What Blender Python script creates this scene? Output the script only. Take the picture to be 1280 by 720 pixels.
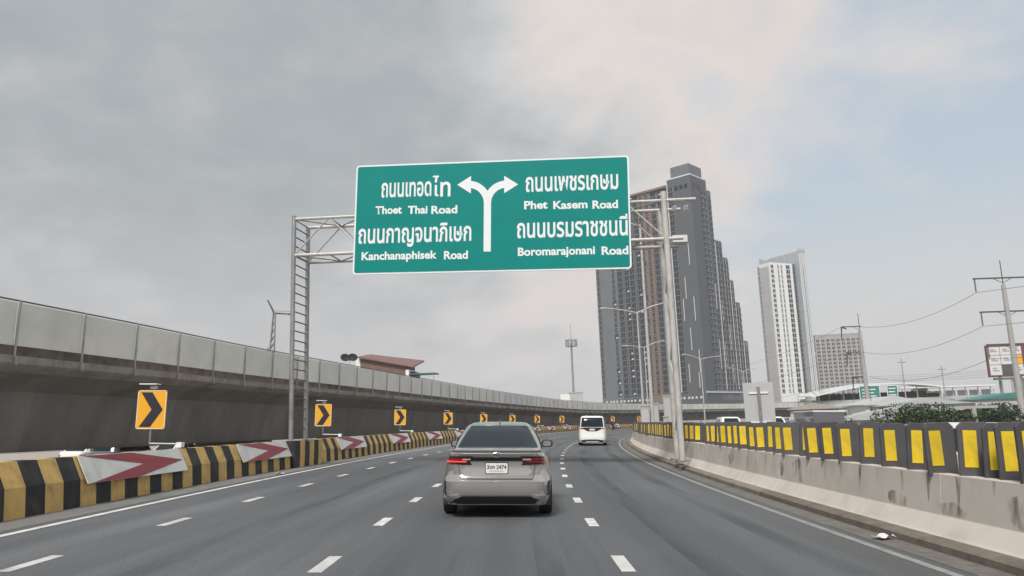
import bpy, math, random
from mathutils import Matrix, Vector
random.seed(7)
for o in list(bpy.data.objects): bpy.data.objects.remove(o)
scene = bpy.context.scene
COL = scene.collection
R = math.radians

# ------------------------------------------------------------------ camera, sky, sun, exposure
BANK = 0.035                                   # the carriageway is banked: right side lower
RB = Matrix.Rotation(BANK, 4, 'Y')             # banked carriageway frame -> world
cd = bpy.data.cameras.new('camera'); cam = bpy.data.objects.new('camera', cd); COL.objects.link(cam)
cd.sensor_width = 36.0; cd.lens = 36.0 * 950 / 1280
cd.clip_start = 0.1; cd.clip_end = 12000
PITCH = math.atan(168 / 950)
cam.matrix_world = RB @ Matrix.Translation((0, 0, 1.5)) @ Matrix.Rotation(math.pi / 2 + PITCH, 4, 'X')
scene.camera = cam

SUN_EL, SUN_AZ = R(50), R(198)                 # behind the camera, veiled by cloud
world = bpy.data.worlds.new('World'); scene.world = world; world.use_nodes = True
nt = world.node_tree; nt.nodes.clear()
def N(t, **kw):
    n = nt.nodes.new(t)
    for k, v in kw.items(): setattr(n, k, v)
    return n
L = lambda a, b: nt.links.new(a, b)
def wmath(op, a, b=None, clamp=False):
    n = N('ShaderNodeMath', operation=op); n.use_clamp = clamp
    for i, v in enumerate((a, b)):
        if v is None: continue
        if isinstance(v, (int, float)): n.inputs[i].default_value = v
        else: L(v, n.inputs[i])
    return n.outputs[0]
def wramp(fac, stops):
    n = N('ShaderNodeValToRGB'); cr = n.color_ramp
    while len(cr.elements) < len(stops): cr.elements.new(0.5)
    for e, (p, c) in zip(cr.elements, stops): e.position = p; e.color = (*c, 1)
    L(fac, n.inputs[0]); return n.outputs[0]
def wsmooth(v, a, b, lo=0., hi=1.):
    n = N('ShaderNodeMapRange', interpolation_type='SMOOTHSTEP')
    L(v, n.inputs[0]); n.inputs[1].default_value = a; n.inputs[2].default_value = b
    n.inputs[3].default_value = lo; n.inputs[4].default_value = hi; return n.outputs[0]
def wnoise(vec, scale, detail, rough=.5, dist=0.):
    n = N('ShaderNodeTexNoise'); L(vec, n.inputs['Vector'])
    n.inputs['Scale'].default_value = scale; n.inputs['Detail'].default_value = detail
    n.inputs['Roughness'].default_value = rough; n.inputs['Distortion'].default_value = dist
    return n.outputs['Fac']
sky = N('ShaderNodeTexSky', sky_type='NISHITA'); sky.sun_disc = False
sky.sun_elevation = SUN_EL; sky.sun_rotation = SUN_AZ
sky.air_density = 1.0; sky.dust_density = 7.0; sky.ozone_density = 0.4
tc = N('ShaderNodeTexCoord'); sep = N('ShaderNodeSeparateXYZ'); L(tc.outputs['Generated'], sep.inputs[0])
up = wmath('MAXIMUM', sep.outputs[2], 0.0)
den = wmath('ADD', up, 0.35)
comb = N('ShaderNodeCombineXYZ')                # a cloud sheet overhead, foreshortened towards the horizon
L(wmath('DIVIDE', sep.outputs[0], den), comb.inputs[0]); L(wmath('DIVIDE', sep.outputs[1], den), comb.inputs[1])
comb.inputs[2].default_value = 3.1
big = wnoise(comb.outputs[0], 1.15, 3.0, .5, .3)
mid = wnoise(comb.outputs[0], 2.6, 6.0, .52, .25)
fine = wnoise(comb.outputs[0], 6.5, 5.0, .55, .2)
# the cloud deck thins out towards the east side (+X) of the sky
front = wmath('MULTIPLY', wmath('DIVIDE', sep.outputs[0], den), -0.50)
cover = wmath('ADD', wmath('ADD', wmath('MULTIPLY', big, .55), wmath('MULTIPLY', mid, .55)), wmath('ADD', front, .08))
thick = wsmooth(cover, 0.28, 0.80)
tex = wmath('ADD', wmath('ADD', wmath('MULTIPLY', thick, .62), wmath('MULTIPLY', mid, .34)), wmath('ADD', wmath('MULTIPLY', wmath('SUBTRACT', fine, .5), .50), -.08))
ccol = wramp(tex, [(0.0, (.415, .405, .400)), (0.24, (.45, .405, .378)), (0.46, (.350, .350, .352)), (0.72, (.232, .248, .258)), (1.0, (.172, .187, .198))])
has = wsmooth(wmath('ADD', cover, wmath('MULTIPLY', wmath('SUBTRACT', fine, .5), .16)), 0.20, 0.50)
# low in the sky everything is in haze
lowhaze = wsmooth(sep.outputs[2], 0.34, 0.0)
hz = N('ShaderNodeMixRGB'); L(wmath('MULTIPLY', lowhaze, .50), hz.inputs[0]); L(ccol, hz.inputs[1]); hz.inputs[2].default_value = (.425, .400, .388, 1)
bgs = N('ShaderNodeBackground'); veil = N('ShaderNodeMixRGB'); veil.inputs[0].default_value = .55; L(sky.outputs[0], veil.inputs[1]); veil.inputs[2].default_value = (2.75, 3.2, 3.35, 1)   # thin high haze
L(veil.outputs[0], bgs.inputs[0]); bgs.inputs[1].default_value = 0.088
bgc = N('ShaderNodeBackground'); L(hz.outputs[0], bgc.inputs[0]); bgc.inputs[1].default_value = 0.75
mx = N('ShaderNodeMixShader'); L(wmath('MAXIMUM', wmath('MAXIMUM', wmath('MULTIPLY', has, .97), .10), wmath('MULTIPLY', lowhaze, .85)), mx.inputs[0])
L(bgs.outputs[0], mx.inputs[1]); L(bgc.outputs[0], mx.inputs[2])
wo = N('ShaderNodeOutputWorld'); L(mx.outputs[0], wo.inputs[0])

sd = bpy.data.lights.new('sun', 'SUN'); sun = bpy.data.objects.new('sun', sd); COL.objects.link(sun)
sd.energy = 1.5; sd.angle = R(14); sd.color = (1.0, .97, .93)
sdir = Vector((math.sin(SUN_AZ) * math.cos(SUN_EL), math.cos(SUN_AZ) * math.cos(SUN_EL), math.sin(SUN_EL)))
sun.rotation_euler = sdir.to_track_quat('Z', 'Y').to_euler()

vs = scene.view_settings
vs.view_transform = 'Standard'; vs.look = 'None'; vs.exposure = 1.25; vs.gamma = 1.0; vs.use_curve_mapping = False
scene.cycles.volume_bounces = 1
scene.cycles.max_bounces = 6

# ------------------------------------------------------------------ materials
def mat(name, col, rough=.7, metal=0., var=.12, scale=3., bump=0., dirt=None, dirt_amt=.0, dirt_scale=.7, emit=0., coat=0., stretch=(1, 1, 1), spec=.5, alpha=1., trans=0., rand=0.):
    m = bpy.data.materials.new(name); m.use_nodes = True
    t = m.node_tree; b = t.nodes['Principled BSDF']
    b.inputs['Roughness'].default_value = rough; b.inputs['Metallic'].default_value = metal
    b.inputs['Specular IOR Level'].default_value = spec
    if coat: b.inputs['Coat Weight'].default_value = coat; b.inputs['Coat Roughness'].default_value = .05
    tco = t.nodes.new('ShaderNodeTexCoord'); mp = t.nodes.new('ShaderNodeMapping'); mp.inputs['Scale'].default_value = stretch
    t.links.new(tco.outputs['Object'], mp.inputs[0])
    nz = t.nodes.new('ShaderNodeTexNoise'); nz.inputs['Scale'].default_value = scale; nz.inputs['Detail'].default_value = 6; nz.inputs['Roughness'].default_value = .6
    t.links.new(mp.outputs[0], nz.inputs['Vector'])
    r = t.nodes.new('ShaderNodeMapRange'); r.inputs[1].default_value = .25; r.inputs[2].default_value = .75
    r.inputs[3].default_value = 1 - var; r.inputs[4].default_value = 1 + var
    t.links.new(nz.outputs['Fac'], r.inputs[0])
    mu = t.nodes.new('ShaderNodeMixRGB'); mu.blend_type = 'MULTIPLY'; mu.inputs[0].default_value = 1; mu.inputs[1].default_value = (*col, 1)
    t.links.new(r.outputs[0], mu.inputs[2]); out = mu.outputs[0]
    if rand:
        oi = t.nodes.new('ShaderNodeObjectInfo'); rn = t.nodes.new('ShaderNodeMapRange'); rn.inputs[3].default_value = 1 - rand; rn.inputs[4].default_value = 1 + rand
        t.links.new(oi.outputs['Random'], rn.inputs[0])
        rm = t.nodes.new('ShaderNodeMixRGB'); rm.blend_type = 'MULTIPLY'; rm.inputs[0].default_value = 1
        t.links.new(out, rm.inputs[1]); t.links.new(rn.outputs[0], rm.inputs[2]); out = rm.outputs[0]
    if dirt:
        dz = t.nodes.new('ShaderNodeTexNoise'); dz.inputs['Scale'].default_value = dirt_scale; dz.inputs['Detail'].default_value = 8; dz.inputs['Roughness'].default_value = .68
        t.links.new(mp.outputs[0], dz.inputs['Vector'])
        dr = t.nodes.new('ShaderNodeMapRange'); dr.inputs[1].default_value = .48; dr.inputs[2].default_value = .72; dr.inputs[3].default_value = 0; dr.inputs[4].default_value = dirt_amt
        t.links.new(dz.outputs['Fac'], dr.inputs[0])
        dm = t.nodes.new('ShaderNodeMixRGB'); t.links.new(dr.outputs[0], dm.inputs[0]); t.links.new(out, dm.inputs[1]); dm.inputs[2].default_value = (*dirt, 1)
        out = dm.outputs[0]
    t.links.new(out, b.inputs['Base Color'])
    if rough > .2 and metal < .5 and not coat:
        rr = t.nodes.new('ShaderNodeMapRange'); rr.inputs[3].default_value = max(.05, rough - .1); rr.inputs[4].default_value = min(1, rough + .1)
        t.links.new(nz.outputs['Fac'], rr.inputs[0]); t.links.new(rr.outputs[0], b.inputs['Roughness'])
    if bump:
        bp = t.nodes.new('ShaderNodeBump'); bp.inputs['Strength'].default_value = bump; bp.inputs['Distance'].default_value = .02
        t.links.new(nz.outputs['Fac'], bp.inputs['Height']); t.links.new(bp.outputs[0], b.inputs['Normal'])
    if emit:
        b.inputs['Emission Color'].default_value = (*col, 1); b.inputs['Emission Strength'].default_value = emit
    if trans: b.inputs['Transmission Weight'].default_value = trans
    return m
M = {}
M['concrete'] = mat('concrete', (.42, .40, .37), .85, var=.10, scale=2.5, bump=.12, dirt=(.17, .145, .12), dirt_amt=.55, dirt_scale=.9)
M['parapet'] = mat('parapet_concrete', (.60, .548, .49), .85, var=.06, scale=2.2, bump=.08, dirt=(.34, .29, .24), dirt_amt=.6, dirt_scale=.8, rand=0.05)
M['kerb'] = mat('kerb_concrete', (.20, .17, .14), .9, var=.25, scale=5, bump=.25, dirt=(.07, .055, .045), dirt_amt=.8, dirt_scale=1.6, rand=0.2)
M['stain'] = mat('rain_stain', (.17, .145, .12), .9, var=.3, scale=7)
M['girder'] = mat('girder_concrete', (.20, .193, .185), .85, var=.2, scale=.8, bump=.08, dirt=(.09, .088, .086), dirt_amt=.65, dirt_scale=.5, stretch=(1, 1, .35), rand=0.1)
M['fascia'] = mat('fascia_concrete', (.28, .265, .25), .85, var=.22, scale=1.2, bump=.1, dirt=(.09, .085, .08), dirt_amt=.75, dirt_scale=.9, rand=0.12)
M['far_concrete'] = mat('far_concrete', (.40, .39, .37), .85, var=.10, scale=.6, dirt=(.24, .22, .2), dirt_amt=.5, dirt_scale=.25)
M['panel'] = mat('noise_panel', (.84, .835, .78), .55, var=.06, scale=.5, dirt=(.62, .61, .56), dirt_amt=.5, dirt_scale=.6, rand=0.07)
M['galv'] = mat('galvanised_steel', (.36, .355, .345), .45, .6, var=.2, scale=5, dirt=(.22, .19, .16), dirt_amt=.5, dirt_scale=2.)
M['galv_light'] = mat('painted_steel', (.52, .50, .47), .5, .1, var=.14, scale=4, dirt=(.24, .20, .16), dirt_amt=.6, dirt_scale=1.5)
M['dark_steel'] = mat('dark_steel', (.10, .10, .10), .5, .3, var=.2, scale=6)
M['white_paint'] = mat('road_paint', (.62, .61, .58), .8, var=.22, scale=7, bump=.1, dirt=(.16, .16, .16), dirt_amt=.75, dirt_scale=3.5, rand=0.15)
M['line_worn'] = mat('worn_line_paint', (.28, .275, .26), .85, var=.25, scale=6, dirt=(.17, .165, .155), dirt_amt=.8, dirt_scale=2.)
M['yellow'] = mat('barrier_yellow', (.60, .39, .125), .75, var=.16, scale=4, dirt=(.17, .12, .07), dirt_amt=.7, dirt_scale=2.2)
M['black'] = mat('barrier_black', (.014, .0135, .015), .7, var=.3, scale=4, dirt=(.085, .075, .06), dirt_amt=.55, dirt_scale=2.5)
M['sign_green'] = mat('sign_green', (.0, .225, .20), .5, var=.07, scale=.9, spec=.2)
M['sign_white'] = mat('sign_white', (.80, .82, .82), .45, var=.03, scale=2)
M['sign_yellow'] = mat('chevron_yellow', (.82, .40, .02), .45, var=.05, scale=3)
M['sign_black'] = mat('chevron_black', (.022, .018, .03), .55, var=.15, scale=6)
M['refl_yellow'] = mat('reflector_yellow', (.74, .52, .02), .5, var=.12, scale=5, dirt=(.36, .25, .06), dirt_amt=.6, dirt_scale=3, rand=0.1)
M['rubber'] = mat('board_rubber', (.078, .073, .077), .65, var=.16, scale=3, dirt=(.12, .11, .105), dirt_amt=.5, dirt_scale=2, rand=0.22)
M['arrow_red'] = mat('arrow_red', (.27, .035, .045), .55, var=.10, scale=3, dirt=(.10, .035, .04), dirt_amt=.4, dirt_scale=2)
M['arrow_white'] = mat('arrow_white', (.62, .62, .59), .55, var=.07, scale=2, dirt=(.33, .32, .29), dirt_amt=.6, dirt_scale=1.5, rand=0.06)
M['tyre'] = mat('tyre_rubber', (.018, .018, .019), .85, var=.2, scale=9)
M['rim'] = mat('alloy', (.42, .42, .43), .35, .9, var=.05)
M['silver'] = mat('silver_paint', (.47, .455, .44), .2, .7, var=.04, scale=1.5, coat=1.)
M['pearl'] = mat('pearl_white_paint', (.80, .80, .77), .35, var=.02, coat=.8)
M['grey_paint'] = mat('grey_paint', (.16, .165, .175), .35, .4, var=.03, coat=.6)
M['blue_paint'] = mat('blue_paint', (.05, .09, .16), .35, .3, var=.03, coat=.6)
M['red_paint'] = mat('red_paint', (.25, .03, .03), .35, .1, var=.03, coat=.6)
M['glass'] = mat('tinted_glass', (.012, .020, .026), .06, var=.05, spec=.32)
M['trim'] = mat('black_trim', (.012, .012, .013), .35, var=.1)
M['chrome'] = mat('chrome', (.7, .7, .7), .15, 1.)
M['lamp_red'] = mat('tail_lamp_red', (.30, .012, .02), .18, var=.05, coat=.8)
M['lamp_dark'] = mat('tail_lamp_smoked', (.05, .006, .012), .15, var=.05, coat=.8)
M['lamp_lit'] = mat('tail_lamp_lit', (.9, .05, .05), .3, emit=.55)
M['lamp_clear'] = mat('lamp_clear', (.65, .62, .62), .15, var=.05, coat=.8)
M['plate'] = mat('plate_white', (.72, .72, .68), .5, var=.04)
M['ink'] = mat('plate_ink', (.03, .03, .03), .6)
M['ink_grey'] = mat('plate_ink_grey', (.32, .33, .33), .6)
M['tower_dark'] = mat('tower_dark_wall', (.088, .095, .105), .8, var=.08, scale=.12)
M['tower_mid'] = mat('tower_grey_wall', (.145, .153, .166), .8, var=.08, scale=.12)
M['tower_brown'] = mat('tower_brown_wall', (.20, .135, .11), .8, var=.10, scale=.12)
M['tower_trim'] = mat('tower_white_trim', (.62, .62, .62), .7, var=.05)
M['tower_glass'] = mat('tower_glass', (.012, .014, .017), .3, var=.2, scale=.3, spec=.35, rand=0.5)
M['tower_slab'] = mat('tower_slab', (.27, .28, .295), .75, var=.1, scale=.2)
M['w_wall'] = mat('white_wall', (.80, .80, .79), .75, var=.04, scale=.15)
M['w_grey'] = mat('pale_grey_wall', (.47, .465, .46), .8, var=.06, scale=.1)
M['w_glass'] = mat('grey_curtain_glass', (.40, .43, .455), .3, var=.12, scale=.2, spec=.7)
M['beige_wall'] = mat('beige_wall', (.36, .335, .31), .85, var=.12, scale=.15)
M['roof_red'] = mat('red_roof_sheet', (.20, .11, .10), .7, var=.15, scale=1, dirt=(.14, .08, .07), dirt_amt=.5)
M['roof_grey'] = mat('grey_roof_sheet', (.42, .43, .44), .6, var=.12, scale=.5)
M['brown_wall'] = mat('brown_house_wall', (.17, .105, .085), .85, var=.15, scale=1.)
M['green_sheet'] = mat('green_awning', (.06, .17, .14), .6, var=.1)
M['teal'] = mat('teal_sheet', (.05, .20, .18), .6, var=.15)
M['wire'] = mat('wire', (.13, .13, .13), .6)
M['insul'] = mat('insulator', (.05, .045, .045), .4)
M['bark'] = mat('bark', (.09, .065, .045), .9, var=.3, scale=6)
M['leaf'] = mat('leaf', (.024, .044, .016), .6, var=.5, scale=.9)
M['leaf2'] = mat('leaf_light', (.040, .066, .022), .6, var=.5, scale=.9)
M['bill_frame'] = mat('billboard_frame', (.15, .055, .06), .6, var=.1)
M['bill_white'] = mat('billboard_print', (.66, .65, .64), .5, var=.05)
M['bill_mag'] = mat('billboard_magenta', (.28, .05, .12), .5, var=.1)
M['ground'] = mat('ground_dirt', (.20, .185, .16), .95, var=.2, scale=.05, dirt=(.10, .11, .06), dirt_amt=.8, dirt_scale=.02)
M['yard'] = mat('yard_concrete', (.36, .33, .30), .9, var=.12, scale=.4, dirt=(.2, .18, .16), dirt_amt=.5, dirt_scale=.2)
M['paper'] = mat('paper', (.72, .72, .72), .8)
M['skin'] = mat('skin', (.30, .18, .13), .6, var=.05)
M['shirt'] = mat('shirt_dark', (.03, .032, .04), .85)
M['trousers'] = mat('trousers', (.035, .04, .06), .85)
M['helmet'] = mat('helmet', (.55, .5, .42), .3, coat=.5)

def asphalt():
    m = bpy.data.materials.new('asphalt'); m.use_nodes = True; t = m.node_tree; b = t.nodes['Principled BSDF']
    uv = t.nodes.new('ShaderNodeUVMap'); uv.uv_map = 'UVMap'      # u = metres across, v = metres along
    def noise(sc, mapping, det=6, rg=.6):
        mp = t.nodes.new('ShaderNodeMapping'); mp.inputs['Scale'].default_value = mapping; t.links.new(uv.outputs[0], mp.inputs[0])
        n = t.nodes.new('ShaderNodeTexNoise'); n.inputs['Scale'].default_value = sc; n.inputs['Detail'].default_value = det; n.inputs['Roughness'].default_value = rg
        t.links.new(mp.outputs[0], n.inputs['Vector']); return n.outputs['Fac']
    def mr(v, a, c, lo, hi):
        n = t.nodes.new('ShaderNodeMapRange'); t.links.new(v, n.inputs[0])
        for i, x in enumerate((a, c, lo, hi)): n.inputs[i + 1].default_value = x
        return n.outputs[0]
    def mul(a, c):
        n = t.nodes.new('ShaderNodeMath'); n.operation = 'MULTIPLY'
        for i, x in enumerate((a, c)):
            if isinstance(x, float): n.inputs[i].default_value = x
            else: t.links.new(x, n.inputs[i])
        return n.outputs[0]
    streak = mr(noise(1.1, (1, .035, 1), 5), .3, .7, .70, 1.26)     # long wear streaks along the lanes
    patch = mr(noise(.20, (1, .30, 1), 4), .3, .7, .76, 1.22)
    grain = mr(noise(30., (1, 1, 1), 3, .7), .3, .7, .72, 1.28)
    sx = t.nodes.new('ShaderNodeSeparateXYZ'); t.links.new(uv.outputs[0], sx.inputs[0])
    w = t.nodes.new('ShaderNodeMath'); w.operation = 'SINE'         # oil drip band mid-lane, polished wheel paths
    ww = t.nodes.new('ShaderNodeMath'); ww.operation = 'MULTIPLY_ADD'; t.links.new(sx.outputs[0], ww.inputs[0]); ww.inputs[1].default_value = 2 * math.pi / 3.18; ww.inputs[2].default_value = .82
    t.links.new(ww.outputs[0], w.inputs[0])
    lane = mr(w.outputs[0], -1, 1, .88, 1.10)
    v = mul(mul(streak, patch), mul(grain, lane))
    c = t.nodes.new('ShaderNodeMixRGB'); c.blend_type = 'MULTIPLY'; c.inputs[0].default_value = 1; c.inputs[1].default_value = (.102, .107, .113, 1)
    t.links.new(v, c.inputs[2]); t.links.new(c.outputs[0], b.inputs['Base Color'])
    t.links.new(mr(streak, .8, 1.18, .62, .78), b.inputs['Roughness'])
    b.inputs['Specular IOR Level'].default_value = .35
    bp = t.nodes.new('ShaderNodeBump'); bp.inputs['Strength'].default_value = .25; bp.inputs['Distance'].default_value = .01
    t.links.new(grain, bp.inputs['Height']); t.links.new(bp.outputs[0], b.inputs['Normal'])
    return m
M['asphalt'] = asphalt()
def soft_stain(m, lo=.40, hi=.70, amt=.75, scale=9., st=(1, 1, .25)):
    t = m.node_tree; b = t.nodes['Principled BSDF']; out = [n for n in t.nodes if n.type == 'OUTPUT_MATERIAL'][0]
    tc_ = t.nodes.new('ShaderNodeTexCoord'); mp = t.nodes.new('ShaderNodeMapping'); mp.inputs['Scale'].default_value = st; t.links.new(tc_.outputs['Object'], mp.inputs[0])
    nz = t.nodes.new('ShaderNodeTexNoise'); nz.inputs['Scale'].default_value = scale; nz.inputs['Detail'].default_value = 6; t.links.new(mp.outputs[0], nz.inputs['Vector'])
    mr = t.nodes.new('ShaderNodeMapRange'); mr.inputs[1].default_value = lo; mr.inputs[2].default_value = hi; mr.inputs[3].default_value = 0; mr.inputs[4].default_value = amt; t.links.new(nz.outputs['Fac'], mr.inputs[0])
    tr = t.nodes.new('ShaderNodeBsdfTransparent'); mx_ = t.nodes.new('ShaderNodeMixShader'); t.links.new(mr.outputs[0], mx_.inputs[0]); t.links.new(tr.outputs[0], mx_.inputs[1]); t.links.new(b.outputs[0], mx_.inputs[2]); t.links.new(mx_.outputs[0], out.inputs[0])
soft_stain(M['stain'], .42, .72, .7, 7., (1, 1, .3))
M['tyre_mark'] = mat('tyre_mark', (.045, .046, .05), .7); soft_stain(M['tyre_mark'], .42, .80, .38, 1.2, (1, .12, 1))
M['lime'] = mat('lime_stain', (.42, .40, .37), .9, var=.2, scale=5); soft_stain(M['lime'], .40, .75, .7, 3.5, (1, 1, .6))
M['patch'] = mat('asphalt_patch', (.075, .078, .084), .85, var=.2, scale=12, bump=.2); soft_stain(M['patch'], .30, .55, .8, 2., (1, 1, 1))
def translucent_panel():
    m = M['panel']; t = m.node_tree; b = t.nodes['Principled BSDF']; out = [n for n in t.nodes if n.type == 'OUTPUT_MATERIAL'][0]
    col = b.inputs['Base Color'].links[0].from_socket
    tr = t.nodes.new('ShaderNodeBsdfTranslucent'); t.links.new(col, tr.inputs[0])
    mxs = t.nodes.new('ShaderNodeMixShader'); mxs.inputs[0].default_value = .15
    t.links.new(b.outputs[0], mxs.inputs[1]); t.links.new(tr.outputs[0], mxs.inputs[2]); t.links.new(mxs.outputs[0], out.inputs[0])
translucent_panel()

# ------------------------------------------------------------------ mesh helpers
class MB:
    """collects shapes, builds ONE mesh object"""
    def __init__(s): s.v = []; s.f = []; s.m = []; s.uv = None
    def add(s, vs, fs, mi=0):
        k = len(s.v); s.v += [tuple(p) for p in vs]
        for f in fs: s.f.append(tuple(i + k for i in f)); s.m.append(mi)
        return s
    def box(s, c, d, mi=0, mtx=None):
        x, y, z = (q / 2 for q in d)
        vs = [Vector((c[0] + a * x, c[1] + b * y, c[2] + e * z)) for e in (-1, 1) for b in (-1, 1) for a in (-1, 1)]
        if mtx: vs = [mtx @ p for p in vs]
        return s.add(vs, [(0, 2, 3, 1), (4, 5, 7, 6), (0, 1, 5, 4), (2, 6, 7, 3), (0, 4, 6, 2), (1, 3, 7, 5)], mi)
    def tube(s, a, b, r, n=8, r2=None, mi=0, caps=True):
        a, b = Vector(a), Vector(b); d = (b - a).normalized()
        u = d.cross(Vector((0, 0, 1)) if abs(d.z) < .9 else Vector((1, 0, 0))).normalized(); w = d.cross(u)
        r2 = r if r2 is None else r2
        vs = [p + (u * math.cos(2 * math.pi * i / n) + w * math.sin(2 * math.pi * i / n)) * rr for p, rr in ((a, r), (b, r2)) for i in range(n)]
        fs = [(i, (i + 1) % n, n + (i + 1) % n, n + i) for i in range(n)]
        if caps: fs += [tuple(range(n - 1, -1, -1)), tuple(range(n, 2 * n))]
        return s.add(vs, fs, mi)
    def loft(s, rings, mi=0, closed=True, cap0=True, cap1=True):
        n = len(rings[0]); vs = [p for r in rings for p in r]; fs = []
        for k in range(len(rings) - 1):
            for i in range(n if closed else n - 1):
                j = (i + 1) % n; fs.append((k * n + i, k * n + j, (k + 1) * n + j, (k + 1) * n + i))
        if cap0: fs.append(tuple(range(n - 1, -1, -1)))
        if cap1: fs.append(tuple(range((len(rings) - 1) * n, len(rings) * n)))
        return s.add(vs, fs, mi)
    def prism(s, poly, y0, y1, mi=0):
        """poly of (x, z), extruded along y"""
        return s.loft([[(p[0], y, p[1]) for p in poly] for y in (y0, y1)], mi)
    def build(s, name, mats, parent=None, smooth=False, bevel=0., auto=True):
        me = bpy.data.meshes.new(name); me.from_pydata(s.v, [], s.f)
        for q in (mats if isinstance(mats, (list, tuple)) else [mats]): me.materials.append(q)
        me.polygons.foreach_set('material_index', s.m)
        if smooth: me.polygons.foreach_set('use_smooth', [True] * len(s.f))
        me.validate(); me.update()
        fix_normals(me)
        if smooth and auto:
            try: me.set_sharp_from_angle(angle=R(38))
            except Exception: pass
        return link(name, me, parent, bevel)
def fix_normals(me):
    import bmesh
    bm = bmesh.new(); bm.from_mesh(me); bmesh.ops.recalc_face_normals(bm, faces=bm.faces); bm.to_mesh(me); bm.free()
def link(name, me, parent=None, bevel=0.):
    o = bpy.data.objects.new(name, me); COL.objects.link(o)
    if parent: o.parent = parent
    if bevel:
        b = o.modifiers.new('bevel', 'BEVEL'); b.width = bevel; b.segments = 2; b.limit_method = 'ANGLE'
    return o
def tag(o, label=None, cat=None, group=None, kind=None):
    if label: o['label'] = label
    if cat: o['category'] = cat
    if group: o['group'] = group
    if kind: o['kind'] = kind
    return o
def thing(name, mtx, label, cat, group=None):
    o = bpy.data.objects.new(name, None); COL.objects.link(o); o.empty_display_size = .2
    o.matrix_world = mtx; return tag(o, label, cat, group)
def copy_tree(o, mtx, label=None):
    def cp(a, par):
        c = a.copy(); COL.objects.link(c); c.parent = par
        for ch in a.children: cp(ch, c)
        return c
    c = cp(o, None); c.matrix_world = mtx
    if label: c['label'] = label
    return c
ORD = ['first', 'second', 'third', 'fourth', 'fifth', 'sixth', 'seventh', 'eighth', 'ninth', 'tenth', 'eleventh', 'twelfth', 'thirteenth', 'fourteenth', 'fifteenth', 'sixteenth', 'seventeenth', 'eighteenth', 'nineteenth', 'twentieth']
def ordinal(n):
    if n < 20: return ORD[n]
    tens = {2: 'twenty', 3: 'thirty', 4: 'forty', 5: 'fifty', 6: 'sixty', 7: 'seventy'}[(n + 1) // 10]
    return (tens[:-1] + 'ieth') if (n + 1) % 10 == 0 else tens + '-' + ORD[(n + 1) % 10 - 1]

# ------------------------------------------------------------------ the road's course (carriageway frame, before banking)
PATH = []
def _course():
    x = y = h = 0.; s = -45.; y = -45.
    while s < 420:
        PATH.append((s, x, y, h))
        k = 0 if s < 7 else (1 / 370 if s < 100 else (1 / 200 if s < 330 else 0))
        h += k * .5; x += math.sin(h) * .5; y += math.cos(h) * .5; s += .5
_course()
def path(s):
    i = (s + 45) / .5; k = max(0, min(len(PATH) - 2, int(i))); f = i - k
    a, b = PATH[k], PATH[k + 1]
    return tuple(a[j] + (b[j] - a[j]) * f for j in (1, 2, 3))
def rise(x): return .012 * max(0., x - 4)
def rp(s, u, z=0.):
    """carriageway frame point: s along, u to the right, z up"""
    x, y, h = path(s); px = x + u * math.cos(h)
    return Vector((px, y - u * math.sin(h), z + rise(x)))
def wp(s, u, z=0.): return RB @ rp(s, u, z)
def road_mtx(s, u, z=0., turn=0.):
    return RB @ Matrix.Translation(rp(s, u, z)) @ Matrix.Rotation(-path(s)[2] + turn, 4, 'Z')
def upright(p, turn=0.): return Matrix.Translation(p) @ Matrix.Rotation(turn, 4, 'Z')
def strip(mb, s0, s1, prof, step=2., mi=0, uv=False, caps=False, closed=False):
    """sweep a profile of (u, z) along the course"""
    n = max(1, int(math.ceil((s1 - s0) / step)))
    mb.loft([[wp(s0 + (s1 - s0) * k / n, u, z) for u, z in prof] for k in range(n + 1)], mi, closed, caps, caps)
def road_sheet(name, s0, s1, u0, u1, z, m, step=2.5, nu=6):
    n = int((s1 - s0) / step); vs = []; uv = []; fs = []
    for k in range(n + 1):
        s = s0 + (s1 - s0) * k / n
        for j in range(nu + 1):
            u = u0 + (u1 - u0) * j / nu; vs.append(tuple(wp(s, u, z))); uv.append((u, s))
    for k in range(n):
        for j in range(nu):
            a = k * (nu + 1) + j; fs.append((a, a + 1, a + nu + 2, a + nu + 1))
    me = bpy.data.meshes.new(name); me.from_pydata(vs, [], fs); me.materials.append(m)
    ul = me.uv_layers.new(name='UVMap')
    for lp in me.loops: ul.data[lp.index].uv = uv[lp.vertex_index]
    me.update(); return link(name, me)

# ------------------------------------------------------------------ ground and carriageways
def ground():
    n = 24; vs = []; fs = []
    for j in range(n + 1):
        for i in range(n + 1):
            a = (i / n * 2 - 1); b = (j / n * 2 - 1)
            vs.append((math.copysign(abs(a) ** 1.6, a) * 3000, math.copysign(abs(b) ** 1.6, b) * 3000 + 300, -3.2))
    for j in range(n):
        for i in range(n):
            k = j * (n + 1) + i; fs.append((k, k + 1, k + n + 2, k + n + 1))
    MBx = MB(); MBx.v = vs; MBx.f = fs; MBx.m = [0] * len(fs)
    tag(MBx.build('ground', M['ground']), kind='structure')
ground()
road = tag(road_sheet('road', -40, 325, -8.42, 5.9, 0., M['asphalt'], nu=8), kind='structure')
side = tag(road_sheet('side_road', -40, 325, -46, -8.44, -1.1, M['yard'], nu=8), kind='structure')
opp = tag(road_sheet('opposite_carriageway', -40, 325, 5.9, 19, -.03, M['asphalt'], nu=5), kind='structure')
for nm, prof in (('verge_slope', [(19, -.03), (23, -1.6), (34, -2.6)]), ('bank_slope', [(-46, -1.1), (-56, -3.2), (-66, -6.5)])):
    b = MB(); strip(b, -40, 325, prof, 4.); tag(b.build(nm, M['ground'], smooth=True), kind='structure')

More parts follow.
